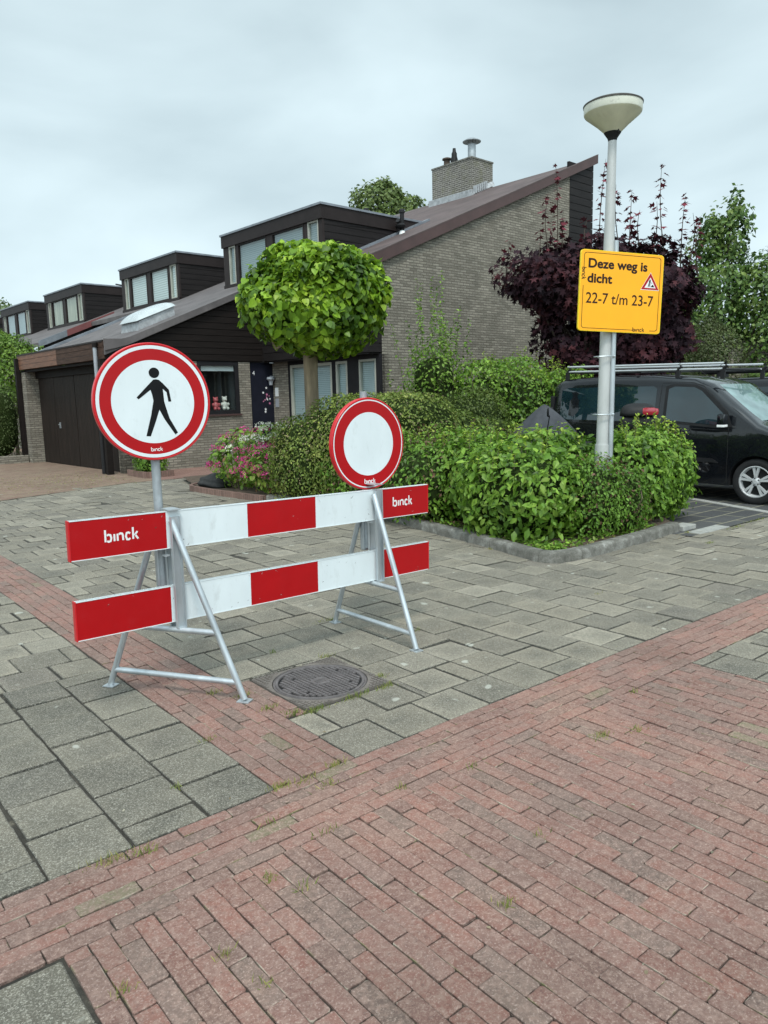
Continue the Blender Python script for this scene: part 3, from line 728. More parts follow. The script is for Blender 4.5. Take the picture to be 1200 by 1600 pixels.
# main roof with its verge
roof_slab(H1, 4.1, 13.05, GB-.05, 0, 'roof_main'); roof_slab(H1, 4.95, 13.05, 0, 3.2, 'roof_main')
mb = MB(); mb.prism([(4.08,GB-.09,zr(4.08)-.2),(4.08,GB-.09,zr(4.08)+.05),(13.07,GB-.09,zr(13.07)+.05),(13.07,GB-.09,zr(13.07)-.17)], (0,.045,0)); mb.build('verge_board', 'verge', H1)
mb = MB(); mb.prism([(4.08,GB-.095,zr(4.08)+.05),(4.08,GB-.095,zr(4.08)+.075),(13.07,GB-.095,zr(13.07)+.075),(13.07,GB-.095,zr(13.07)+.05)], (0,.07,0)); mb.build('verge_trim', 'roof_main', H1)
mb = MB(); mb.prism([(4.1,-2.3,zr(4.1)+.002),(4.1,-2.3,zr(4.1)+.06),(8.2,-2.3,zr(8.2)+.06),(8.2,-2.3,zr(8.2)+.002)], (0,.12,0)); mb.build('flashing', 'zinc', H1)
# garage wing
roof_slab(H1, -.02, 4.95, -.1, 3.2, 'roof_grey', .14)
mb = MB(); mb.prism([(-.05,-.14,zr(0)-.06),(-.05,-.14,3.07),(.35,-.14,3.08),(.55,-.14,zr(.55)+.03),(4.1,-.14,zr(4.1)+.03),(4.1,-.14,zr(4.1)-.12),(.5,-.14,zr(.5)-.13)], (0,.045,0)); mb.build('verge_trim', 'roof_grey', H1)
mb = MB(); siding(mb, [(.0,2.62),(.0,zr(0)-.02),(4.22,zr(4.22)-.14),(4.22,2.62)], lambda a, z: (a, 0, z), (0,-1,0), .155, .012, .03)
mb.box((.02,.003,2.61),(4.2,.1,2.9)); mb.prism([(.3,.004,2.9),(4.2,.004,2.9),(4.2,.004,zr(4.2)-.2)], (0,.1,0))
mb.build('cladding', 'siding_tar', H1)
mb = MB(); z1 = 2.61
for x0, x1, za, zb in ((.25,2.28,-.1,z1),(2.28,3.45,-.1,1.30),(3.45,3.80,-.1,z1)): mb.box((x0,.0,za),(x1,.2,zb))
mb.build('wall', 'gable', H1)
w = W(H1, 'b', 0.02, 2.28, 3.45, 1.30, 2.61, 'frame_black', None, fw=.10, dep=.08)
mb = MB(); mb.box((2.25,-.05,1.26),(3.48,.02,1.30)); mb.build('sill', 'verge', w)
mb = MB(); mb.box((2.36,.07,2.38),(3.37,.075,2.52)); mb.build('blind', 'white', w)
mb = MB(); r_ = (2.3,.21,1.2); mb.add([(2.3,.9,1.2),(3.45,.9,1.2),(3.45,.9,2.6),(2.3,.9,2.6),(2.3,.2,1.2),(3.45,.2,1.2),(3.45,.2,2.6),(2.3,.2,2.6)], [(0,1,2,3),(4,5,1,0),(7,6,2,3),(4,0,3,7),(5,1,2,6)])
mb.box((2.33,.0801,1.30),(3.4,.34,1.40)); mb.build('room', 'room', w)
# front door, pier, lamp, plates
mb = MB(); mb.box((3.80,.06,-.02),(4.54,.11,2.6)); dr = mb.build('door', 'doorpaint', H1)
text_mesh('4', .16, 'white_print', dr, (3.9,.056,2.28), name='house_number')
random.seed(3)
for i in range(13):
    mb = MB()
    cx, cz = 4.33+random.uniform(-.13,.13), 1.62+random.uniform(-.42,.38); r = random.uniform(.02,.045); k = 5
    pts = [(cx+(r if j % 2 == 0 else r*.42)*sin(pi*j/k), .057, cz+(r if j % 2 == 0 else r*.42)*cos(pi*j/k)) for j in range(2*k)]
    mb.add(pts, [tuple(range(2*k))]); mb.build('sticker', random.choice(('white_print', 'white_print', 'sticker_pink')), dr, fix=False)
mb = MB(); mb.box((4.12,-.0,1.0),(4.16,.06,1.04)); mb.box((4.05,.0,1.01),(4.14,.02,1.03)); mb.build('handle', 'galv', dr)
mb = MB(); mb.box((4.54,-.66,-.1),(4.75,.12,2.6)); mb.build('wall', 'gable', H1)
mb = MB(); mb.box((4.44,.02,2.2),(4.55,.05,2.26)); mb.lathe([(0,2.24),(.10,2.23),(.11,2.17),(.06,2.12),(.05,2.02),(0,2.02)], (4.42,-.02,0), 16); mb.build('wall_lamp', 'grey_pl', H1, smooth=True)
mb = MB(); mb.box((4.525,-.18,1.72),(4.54,-.04,1.95), 0); mb.box((4.523,-.18,1.44),(4.54,-.04,1.66), 1); mb.build('number_plate', ['white', 'grey_pl'], H1)
# big front windows with blinds
fx = 4.56
bnds = [(-.66,-.76,'k'),(-2.49,-2.64,'k'),(-3.08,-3.5,'k'),(-4.10,-4.24,'k')]
mb = MB()
for p, q, _ in bnds: mb.box((fx-.03,q,-.1),(fx+.1,p,2.6))
mb.box((fx-.02,-4.2,-.1),(fx+.08,-.66,.35)); mb.box((fx-.025,-4.2,2.5),(fx+.08,-.66,2.61)); mb.build('window_post', 'frame_black', H1)
W(H1, 'a', fx, -.76, -2.49, .35, 2.5, 'frame_pale', 'blind_low', fw=.07, split=(-1.6,)); W(H1, 'a', fx, -2.64, -3.08, .35, 2.5, 'frame_pale', 'blind_low', fw=.06); W(H1, 'a', fx, -3.5, -4.10, .35, 2.5, 'frame_pale', 'blind_low', fw=.05)
dormer(H1, -2.2, 2.38, ['blind', 'blind', 'blind', 'blind'][::1])
vent_pipe(H1, 6.9, -1.2, 6.24, .38, .09); vent_pipe(H1, 7.4, -.3, 6.24, .3, .06)
# flue on the dormer side
mb = MB(); mb.tube([(7.05,-2.1,6.0),(7.05,-2.36,6.0),(6.9,-2.42,6.1)], .055, 14); mb.lathe([(.055,5.75),(.055,6.3),(.075,6.3),(.075,6.36),(.04,6.4)], (7.05,-2.42,0), 16)
mb.lathe([(.09,5.92),(.13,5.97),(.13,6.0),(.06,6.04)], (7.0,-2.42,0), 16); mb.build('flue', 'black_pl', H1, smooth=True)
mb = MB(); mb.lathe([(0,5.62),(.085,5.62),(.085,5.8),(.06,5.86)], (7.05,-2.42,0), 20); mb.build('flue', 'white', H1, smooth=True)
# chimney with pots
mb = MB(); ca0, ca1, cb0, cb1 = 12.3, 13.35, -.2, 1.55; mb.box((ca0,cb0,7.6),(ca1,cb1,9.12))
ch = mb.build('chimney', 'chim', H1)
mb = MB(); mb.box((ca0-.02,cb0-.02,9.12),(ca1+.02,cb1+.02,9.17)); mb.build('chimney_cap', 'kerb', ch)
mb = MB(); mb.lathe([(.13,9.17),(.13,9.62),(.125,9.62)], (12.55,.0,0), 20); mb.lathe([(0,9.83),(.15,9.79),(.3,9.70),(.29,9.68),(.14,9.74),(0,9.75)], (12.55,.0,0), 24)
for k in range(4): mb.tube([(12.55+.12*cos(k*pi/2+.6), .12*sin(k*pi/2+.6), 9.6), (12.55+.12*cos(k*pi/2+.6), .12*sin(k*pi/2+.6), 9.76)], .012, 6)
mb.build('chimney_pot', 'galv_dull', ch, smooth=True)
mb = MB(); mb.lathe([(.13,9.17),(.12,9.3),(.09,9.42),(.09,9.5),(.06,9.56),(.05,9.66)], (12.5,.72,0), 16); mb.build('chimney_pot', 'black_pl', ch, smooth=True)
mb = MB(); mb.lathe([(.11,9.17),(.10,9.36),(.16,9.38),(.15,9.42),(0,9.47)], (12.5,1.05,0), 16); mb.build('chimney_pot', 'bark_dark', ch, smooth=True)
mb = MB(); mb.prism([(ca0-.1,cb0-.10,zr(ca0-.1)+.01),(ca1,cb0-.10,zr(ca1)+.01),(ca1,cb0-.02,zr(ca1)+.16),(ca0-.1,cb0-.02,zr(ca0-.1)+.16)], (0,.02,0)); mb.box((ca0-.14,cb0-.1,zr(ca0)-.1),(ca0-.003,cb1+.05,zr(ca0)+.14))
for i in range(6): mb.box((ca0+.05+i*.1,cb0-.14,zr(ca0+.05+i*.1)+.02),(ca0+.12+i*.1,cb0-.003,zr(ca0+.05+i*.1)+.26))
mb.build('flashing', 'lead', ch, bevel=.01)
# skylight
sk = MB(); sa0, sa1, sb0, sb1 = 1.2, 2.2, .8, 1.8
sk.prism([(sa0,sb0,zr(sa0)-.03),(sa0+.03,sb0,zr(sa0)+.22),(sa1-.03,sb0,zr(sa1)+.22),(sa1,sb0,zr(sa1)-.03)], (0,sb1-sb0,0)); s_ = sk.build('skylight', 'lead', H1)
bm = bmesh.new(); bmesh.ops.create_grid(bm, x_segments=14, y_segments=14, size=.5)
for v in bm.verts:
    x, y = v.co.x*2, v.co.y*2; h = (1-x**4)*(1-y**4); v.co = Vector(((sa0+sa1)/2+v.co.x*(sa1-sa0+.08), (sb0+sb1)/2+v.co.y*(sb1-sb0+.08), 0)); v.co.z = zr(v.co.x)+.235+.17*h**.6
me = bpy.data.meshes.new('dome'); bm.to_mesh(me); bm.free(); me.materials.append(M['dome']); me.polygons.foreach_set('use_smooth', [True]*len(me.polygons)); o = bpy.data.objects.new('dome', me); COL.objects.link(o); o.parent = s_
# garage front of a half wing: fascia, doors, piers
def garage(parent, b0, b1, fmat, piers, doors):
    mb = MB(); siding(mb, [(b0,2.63),(b0,3.02),(b1,3.02),(b1,2.63)], lambda b, z: (.0, b, z), (-1,0,0), .13, .008, .03)
    mb.box((.002,b0,2.63),(.06,b1,3.0)); mb.build('fascia', fmat, parent)
    mb = MB(); mb.box((-.045,b0,3.02),(.05,b1,3.055)); mb.build('roof_edge', 'trimdark', parent)
    mb = MB(); mb.box((.06,b0,2.56),(.5,b1,2.62)); mb.box((.3,b0,2.38),(.36,b1,2.56)); mb.build('soffit', 'siding_tar', parent)
    if piers:
        mb = MB()
        for p, q in piers: mb.box((.25 if p < 1 else .02,p,-.1),(.5,q,2.56))
        mb.build('wall', 'gable', parent)
    for p, q, hx_ in doors:
        mb = MB(); n_ = max(1, round((q-p)/.1)); w_ = (q-p-.02)/n_
        for i in range(n_): mb.box((.36,p+.01+i*w_,.02),(.385,p+.01+(i+1)*w_-.006,2.38))
        mb.box((.372,p+.01,.02),(.40,q-.01,2.38)); d_ = mb.build('garage_door', 'door_wood', parent)
        if hx_:
            mb = MB(); mb.box((.33,hx_-.02,1.0),(.36,hx_+.02,1.16)); mb.tube([(.33,hx_,1.1),(.30,hx_,1.1),(.30,hx_-.1,1.1)], .01); mb.build('handle', 'galv', d_)
garage(H1, .0, 3.0, 'wood_brown', [(.0,.24)], [(.26,1.62,.42),(1.62,2.98,None)])
mb = MB(); mb.tube([(-.10,.30,2.95),(-.10,.30,1.2)], .045, 14); mb.build('downpipe', 'grey_pl', H1, smooth=True)
mb = MB(); mb.tube([(-.10,.30,1.22),(-.10,.30,.02)], .05, 14); mb.build('downpipe', 'black_pl', H1, smooth=True)
mb = MB(); mb.tube([(-.09,.30,3.0),(-.10,.30,2.9)], .06, 14); mb.box((-.12,.02,-.02),(.02,.14,2.62)); mb.build('post', 'siding_tar', H1)

H2 = thing('brick_house', 'second house of the terrace, with the dormer above the skylight roof', 'house', (O[0]-sin(PHI)*3.2, O[1]+cos(PHI)*3.2, 0), PHI, 'terraced houses')
# local frame shifted by 3.2 along b
s = 3.2
roof_slab(H2, -.02, 13.0, 0, 6.12-s, 'roof_grey', .14); roof_slab(H2, 4.2, 13.0, 6.12-s, 11.3-s, 'roof_grey', .14)
mb = MB(); mb.prism([(-.02,6.12-s,zr(0)-.1),(-.02,6.12-s,zr(0)+.07),(4.4,6.12-s,zr(4.4)+.07),(4.4,6.12-s,zr(4.4)-.1)], (0,.09,0)); mb.build('verge_trim', 'zinc', H2)
mb = MB(); mb.box((4.3,6.15-s,-.1),(4.5,11.25-s,4.4)); mb.box((.5,5.9-s,-.1),(4.3,6.1-s,2.6)); mb.build('wall', 'gable', H2)
mb = MB(); siding(mb, [(0,2.62),(0,zr(0)-.05),(4.3,zr(4.3)-.15),(4.3,2.62)], lambda a, z: (a, 6.1-s, z), (0,1,0), .17); mb.build('cladding', 'siding_tar', H2)
garage(H2, -.2, 6.15-s, 'wood_red', [(5.72-s,6.1-s)], [(2.99-s,4.5-s,4.2-s),(4.5-s,5.70-s,None)])
mb = MB(); mb.box((-.12,6.02-s,-.02),(.0,6.16-s,2.95)); mb.build('post', 'siding_tar', H2)
dormer(H2, 5.1-s, 9.3-s, ['blind_white']*4)
vent_pipe(H2, 6.8, 3.4-s+.2, 6.55, .5, .09)
mb = MB(); mb.box((6.4,2.9-s+.02,5.4),(7.3,4.0-s,6.42)); mb.build('chimney', 'chim', H2)
H3 = thing('brick_house', 'third house of the terrace, dormer with cream curtains above a red verge', 'house', (O[0]-sin(PHI)*11.3, O[1]+cos(PHI)*11.3, 0), PHI, 'terraced houses')
s = 11.3
roof_slab(H3, 2.3, 13.0, 0, 18-s, 'roof_grey', .14)
mb = MB(); mb.prism([(2.3,-.09,zr(2.3)-.16),(2.3,-.09,zr(2.3)+.06),(3.3,-.09,zr(3.3)+.06),(3.3,-.09,zr(3.3)-.16)], (0,.08,0)); mb.build('verge_trim', 'zinc', H3)
mb = MB(); mb.prism([(3.3,-.09,zr(3.3)-.16),(3.3,-.09,zr(3.3)+.06),(5.1,-.09,zr(5.1)+.06),(5.1,-.09,zr(5.1)-.16)], (0,.08,0)); mb.build('verge_board', 'verge_red', H3)
mb = MB(); siding(mb, [(2.4,2.4),(2.4,zr(2.4)-.14),(7.5,zr(7.5)-.14),(7.5,2.4)], lambda a, z: (a, 0, z), (0,-1,0), .19); mb.prism([(2.42,.03,2.3),(2.42,.03,zr(2.42)-.15),(12,.03,zr(12)-.15),(12,.03,2.3)], (0,.1,0)); mb.build('cladding', 'siding', H3)
mb = MB(); mb.box((2.5,.03,-.1),(2.7,6.6,3.6)); mb.box((2.7,.02,-.1),(7.5,.2,2.4)); mb.build('wall', 'gable', H3)
dormer(H3, 12.85-s, 17-s, ['curtain']*4)
mb = MB(); mb.box((6.6,13.3-s,6.2),(6.75,13.45-s,6.5)); mb.box((6.52,13.22-s,6.5),(6.84,13.54-s,6.68)); mb.tube([(6.5,13.6-s,6.4),(6.5,14.1-s,6.5)], .03, 8); mb.build('vent_pipe', 'black_pl', H3)
mb = MB(); mb.box((6.2,16.2-s,6.2),(6.5,16.6-s,6.65)); mb.build('roof_vent', 'lead', H3)
for kk, (b0, lab) in enumerate(((18, 'fourth house of the terrace, its dormer just right of the leftmost one'), (25, 'farthest house of the terrace, its dormer cut by the left edge of the photo'))):
    Hn = thing('brick_house', lab, 'house', (O[0]-sin(PHI)*b0, O[1]+cos(PHI)*b0, 0), PHI, 'terraced houses')
    roof_slab(Hn, 3.0, 13, 0.01, 7, 'roof_grey', .14)
    mb = MB(); mb.box((3.2,.03,-.1),(3.4,6.95,4.05)); mb.build('wall', 'gable', Hn)
    dormer(Hn, 1.1, 5.2, ['blind', 'blind_low', 'blind_low', 'blind'])

# ------------------------------------------------------------------ road barrier
P0 = Vector((.14, 1.28, 0)); P1 = Vector((1.585, 1.325, 0)); PD = (P1-P0).normalized(); PN = Vector((-PD.y, PD.x, 0)); PANG = math.atan2(PD.y, PD.x)
def plank(z0, label, logos):
    x0, x1 = -.513, 1.981; tilt = math.atan2(-.046, 2.49)
    t = thing('barrier_plank', label, 'barrier plank', (P0.x, P0.y, z0), PANG, 'planks of the road barrier'); t.rotation_euler = (0, -tilt, PANG)
    h, w = .205, .014; mb = MB(); ed = [x0, -.003, .503, .996, 1.488, x1]
    for i in range(5):
        a, b = ed[i], ed[i+1]; m = i % 2
        mb.add([(a,-w,.004),(b,-w,.004),(b,-w,h-.004),(a,-w,h-.004)], [(0,1,2,3)], m); mb.add([(a,w,.004),(b,w,.004),(b,w,h-.004),(a,w,h-.004)], [(0,3,2,1)], m)
    bd = mb.build('board', ['red', 'whitesheet'], t, fix=False)
    mb = MB(); mb.box((x0+.002,-w+.001,0),(x1-.002,w-.001,h)); mb.box((x0,-w-.002,h-.004),(x1,w+.002,h)); mb.box((x0,-w-.002,0),(x1,w+.002,.004)); mb.build('edge_strip', 'whitesheet', t)
    for a, b in ((x0-.008, x0-.0005), (x1+.0005, x1+.006)):
        mb = MB(); mb.box((a,-w-.003,-.001),(b,w+.003,h+.001)); mb.build('end_cap', 'redrim', t, bevel=.0015)
    mb = MB(); rr = random.Random(int(z0*1000))
    for i in range(26):
        a = rr.uniform(x0+.03, x1-.03); zz = rr.choice((rr.uniform(.008, .05), rr.uniform(.16, .195), rr.uniform(.01, .19))); l = rr.uniform(.003, .022); w_ = rr.uniform(.0006, .0022); th = rr.uniform(-1.2, 1.2)
        dx, dz = cos(th)*l, sin(th)*l; nx, nz = -sin(th)*w_, cos(th)*w_
        mb.add([(a-dx/2-nx,-w-.0005,zz-dz/2-nz),(a+dx/2,-w-.0005,zz+dz/2),(a-dx/2+nx*1.4,-w-.0005,zz-dz/2+nz*1.4)], [(0,1,2)], 0 if rr.random() < .6 else 1)
    tag(mb.build('scuff_mark', ['lead', 'bark_dark'], t, fix=False), kind='stuff')
    for x in logos: logo(t, x, .10, .062, -w-.0008)
    return t
plank(.832, 'upper red and white barrier plank with white lettering on its red ends', (-.25, 1.74))
plank(.419, 'lower red and white barrier plank without lettering', ())
def trestle(fa, fb, label, pz, px):
    """fa = foot behind, fb = foot in front"""
    A = Vector((*fa, 0)); B = Vector((*fb, 0)); mid = (A+B)/2; L_ = (B-A).length; ang = math.atan2((B-A).y, (B-A).x)
    t = thing('barrier_trestle', label, 'trestle', mid, ang, 'trestles of the road barrier')
    hw_ = L_/2; r = .0175
    for s_ in (-1, 1):
        mb = MB(); top = (s_*.045, 0, .985); mb.tube([(s_*hw_, 0, .012), (s_*(.5*hw_+.022), 0, .5), top], r, 14)
        mb.prism([(s_*hw_-.035,-.03,.002),(s_*hw_+.035,-.03,.002),(s_*hw_+.035,.03,.002),(s_*hw_-.035,.03,.002)], (0,0,.006)); mb.build('leg', 'galv', t, smooth=True)
    def xat(z): return .045+(hw_-.045)*(1-(z-.012)/.973)
    mb = MB(); mb.tube([(-xat(.105),0,.105),(xat(.105),0,.105)], .0165, 12); mb.build('brace', 'galv', t, smooth=True)
    mb = MB(); mb.tube([(-xat(.375),0,.375),(xat(.375),0,.375)], .0165, 12); mb.build('brace', 'galv', t, smooth=True)
    return t, ang, mid
for (fa, fb, lab, s0) in (((-.09,1.66),(.37,.92),'left galvanised A-frame trestle standing on the red brick strip', .035), ((1.59,1.76),(1.60,.89),'right galvanised A-frame trestle standing on the grey tiles', 1.497)):
    t, ang, mid = trestle(fa, fb, lab, 0, 0)
    P = P0+PD*s0; loc = Matrix.Translation(mid) @ Matrix.Rotation(ang, 4, 'Z'); inv = loc.inverted()
    def tr(mb):
        W_ = Matrix.Translation(P) @ Matrix.Rotation(PANG, 4, 'Z'); X = inv @ W_
        mb.v = [tuple(X @ Vector(v)) for v in mb.v]; return mb
    # upright channel that grips the planks, lips front and back
    for sgn in (-1, 1):
        mb = MB(); y = sgn*.028
        mb.box((-.022,min(y-.0,y+sgn*.006),.385),(.030,max(y,y+sgn*.006),1.006)); mb.box((-.024,min(y,y+sgn*.022),.385),(-.019,max(y,y+sgn*.022),1.006)); mb.box((.027,min(y,y+sgn*.022),.385),(.032,max(y,y+sgn*.022),1.006))
        tr(mb).build('upright', 'galv', t)
    mb = MB(); mb.box((-.03,-.05,1.042),(.038,.05,1.048)); mb.box((-.055,-.017,.79),(-.026,.017,.80)); mb.box((-.02,-.052,.382),(.03,.052,.388)); tr(mb).build('clamp_plate', 'galv', t)
# signs
def disc_sign(c, rad, ang, label, ring, inner, man, base_z, pole_top):
    t = thing('prohibition_sign', label, 'road sign', (c[0], c[1], base_z), ang, 'round signs on the road barrier')
    z = c[2]-base_z; n = 96; R = rad; mb = MB()
    rs = [0, inner*R, ring[0]*R, ring[1]*R, R*.985]; ms = [1, 0, 1, 0]; y = -.0005
    pts = []
    for i, r in enumerate(rs[1:]):
        pts += [(r*cos(2*pi*k/n), y, z+r*sin(2*pi*k/n)) for k in range(n)]
    o_ = len(mb.v); mb.add(pts, [tuple(range(n))], ms[0])
    for i in range(3): mb.add(pts[i*n:(i+2)*n], [(k, (k+1) % n, n+(k+1) % n, n+k) for k in range(n)], ms[i+1])
    mb.build('sign_face', ['red', 'whitesheet'], t, fix=False)
    mb = MB(); prof = [(.93*R,.001),(R*.985,-.0012),(R*.997,.002),(R,.008),(R,.030),(R*.985,.034),(R*.93,.034),(R*.93,.006),(0,.006)]
    mb.lathe(prof, (0,0,z), n, axis='y'); mb.build('rim', 'redrim', t, smooth=True)
    mb = MB(); mb.lathe([(0,.0075),(R*.93,.0075)], (0,0,z), n, axis='y')
    for dz in (-.16, .16): mb.box((-.16,.008,z+dz-.015),(.16,.020,z+dz+.015)); mb.box((-.035,.02,z+dz-.014),(.035,.072,z+dz+.014))
    mb.build('backing', 'galv_dull', t)
    if man:
        mb = MB(); k = R/537.
        def q(X, Y): return ((X-592)*k*1.02, -.0014, z+(665-Y)*k*.985)
        mb.add([q(611+47*cos(a*pi/18), 397+48*sin(a*pi/18)) for a in range(36)], [tuple(range(36))])
        mb.add([q(*p) for p in [(600,460),(625,456),(650,462),(682,492),(736,555),(751,664),(725,666),(712,576),(680,545),(684,600),(686,660),(700,722),(726,822),(794,957),(770,977),(682,832),(638,738),(600,845),(545,983),(506,980),(534,880),(560,790),(574,725),(590,655),(582,600),(570,553),(460,638),(442,622),(500,562),(560,500)]], [tuple(range(30))])
        mb.build('pictogram', 'black_print', t, fix=False)
    logo(t, 0, z-.815*R if man else z-.82*R, .021 if man else .032, -.0014)
    mb = MB(); mb.tube([(0,.048,.0),(0,.048,pole_top-base_z)], .024, 20); mb.build('pole', 'galv_dull', t, smooth=True)
    mb = MB(); mb.box((-.034,.040,-.02),(.034,.085,.36)); mb.build('pole_socket', 'galv', t, bevel=.012)
    return t
def PL(s_, off): p = P0+PD*s_+PN*off; return p
p = PL(.008, .055); disc_sign((p.x, p.y, 1.622), .312, radians(-8), 'large round red and white sign with a black walking figure, at the left', (.895, .952), .705, True, .60, 1.93)
p = PL(1.505, .05); disc_sign((p.x, p.y, 1.312), .308, radians(0), 'round red sign with a blank white centre, on the right trestle', (.93, .955), .685, False, .60, 1.66)

# ------------------------------------------------------------------ lamp post and yellow notice
LX, LY = 5.665, 2.315
lp = thing('street_lamp', 'tall street lamp with a cream cone shade standing in the hedge by the kerb', 'street lamp', (LX, LY, .05))
lean = (.03, -.05)
def lpz(z): return (lean[0]*z/4.4, lean[1]*z/4.4, z)
mb = MB(); mb.tube([lpz(0), lpz(1.0), lpz(1.0)], [.078,.078,.078], 24); mb.tube([lpz(.98), lpz(2.9), lpz(4.24)], [.0665,.058,.042], 24); mb.build('pole', 'lamp_pole', lp, smooth=True)
tx, ty, _ = lpz(4.1)
mb = MB(); mb.lathe([(.042,4.20),(.048,4.225),(.056,4.24),(.088,4.285),(.084,4.288),(0,4.288)], (tx,ty,-.055), 32); mb.box((tx-.03,ty-.09,4.215),(tx-.015,ty-.08,4.255)); mb.build('lamp_holder', 'black_pl', lp, smooth=True)
mb = MB(); mb.lathe([(.084,4.287),(.16,4.36),(.284,4.462),(.289,4.47)], (tx,ty,-.055), 48); mb.build('lamp_shade', 'lamp_shade', lp, smooth=True)
mb = MB(); mb.lathe([(.289,4.47),(.293,4.48),(.295,4.545),(.291,4.548)], (tx,ty,-.055), 48); mb.build('shade_band', 'lamp_band', lp, smooth=True)
mb = MB(); mb.lathe([(.272,4.54),(.300,4.545),(.302,4.558),(.27,4.575),(.12,4.60),(0,4.605)], (tx,ty,-.055), 48)
mb.build('lamp_cap', 'lamp_cap', lp, smooth=True)
cr_ = Vector((cos(-.69), sin(-.69), 0)); cf_ = Vector((.636, .771, 0))
ns = thing('notice_sign', 'yellow road works notice with dark lettering strapped to the lamp post', 'notice sign', (LX+cr_.x*.088-cf_.x*.05, LY+cr_.y*.088-cf_.y*.05, .5), math.atan2(cr_.y, cr_.x)+.30)
mb = MB(); mb.tube([(.0,0,0),(.01,0,1.3),(.02,0,2.70)], .026, 20); mb.build('pole', 'galv', ns, smooth=True)
for z in (.88, 1.50):
    mb = MB(); mb.tube([(-.16,.10,z),(-.16,.0,z),(-.09,-.045,z),(.0,-.034,z),(.035,0,z)], .007, 8); mb.tube([(-.01,-.03,z),(.012,-.03,z)], .014, 8); mb.build('pole_clamp', 'galv', ns, smooth=True)
SW, SH = .845, .825
sf = bpy.data.objects.new('sign_panel', None); 
def rrect(w, h, r, n=6):
    o = []
    for cx, cy, a0 in ((w/2-r,h/2-r,0),(-w/2+r,h/2-r,90),(-w/2+r,-h/2+r,180),(w/2-r,-h/2+r,270)):
        for i in range(n+1): a = radians(a0+90*i/n); o.append((cx+r*cos(a), cy+r*sin(a)))
    return o
SY, SZ = -.045, 2.135
mb = MB(); mb.prism([(x, SY+.0, y) for x, y in rrect(SW, SH, .035)], (0,-.022,0)); pn = mb.build('sign_panel', 'yellow_rim', ns)
pn.location = (.052, 0, SZ+.025); pn.rotation_euler = (0, radians(2.2), 0); pn.scale = (1.2, 1, 1)
FY = SY-.0228
mb = MB(); mb.add([(x, FY, y) for x, y in rrect(SW-.012, SH-.012, .03)], [tuple(range(28))]); mb.build('sign_face', 'yellow', pn, fix=False)
mb = MB(); o1 = rrect(SW-.06, SH-.055, .03); o2 = rrect(SW-.071, SH-.066, .026); n = len(o1)
def keep(p): return not (p[1] < -SH/2+.05 and .12 < p[0] < .27) and not (p[0] < -SW/2+.05 and .10 < p[1] < .24)
def dens(P, m=14):
    o = []
    for i in range(len(P)):
        a, b = P[i], P[(i+1) % len(P)]
        o += [(a[0]+(b[0]-a[0])*j/m, a[1]+(b[1]-a[1])*j/m) for j in range(m)]
    return o
d1, d2 = dens(o1), dens(o2); n = len(d1)
mb.add([(x, FY-.0008, y) for x, y in d1]+[(x, FY-.0008, y) for x, y in d2], [(i, (i+1) % n, n+(i+1) % n, n+i) for i in range(n) if keep(d1[i])]); mb.build('border_line', 'dark_text', pn, fix=False)
ty_ = FY-.0009
for w_, z_ in (('Deze weg is', .235), ('dicht', .085)): text_mesh(w_, .13, 'dark_text', pn, (-.352, ty_, z_), .95, 0, bold=.0042)
text_mesh('22-7 t/m 23-7', .155, 'dark_text', pn, (-.36, ty_, -.125), .80, 0, bold=.0012)
logo(pn, -SW/2+.031, .17, .042, ty_, 'dark_text', vertical=True); logo(pn, .195, -SH/2+.032, .042, ty_, 'dark_text')
mb = MB(); cx, cz, hb, hh = .290, .135, .098, .092
def tri(k, y, m, dz=0): mb.add([(cx-hb*k, y, cz-hh*k+dz), (cx+hb*k, y, cz-hh*k+dz), (cx, y, cz+hh*k+dz)], [(0,1,2)], m)
tri(1, ty_, 0); tri(.94, ty_-.0006, 1); tri(.60, ty_-.0012, 0, -.014); 
Y = ty_-.0018
for poly in ([(-.012,.028),(-.004,.036),(.006,.03),(.0,.02)], [(-.016,.022),(.004,.024),(.002,-.004),(-.014,-.002)], [(-.014,.0),(-.006,.0),(-.018,-.052),(-.028,-.052)], [(-.004,.0),(.004,-.002),(.0,-.03),(.004,-.052),(-.006,-.052),(-.009,-.028)], [(.0,.018),(.004,.012),(.024,-.012),(.02,-.016)], [(.008,-.052),(.024,-.026),(.032,-.026),(.05,-.052)]):
    mb.add([(cx+a*.9, Y, cz-.012+b*.9) for a, b in poly], [tuple(range(len(poly)))], 2)
mb.build('warning_triangle', ['white_print', 'red', 'black_print'], pn, fix=False)

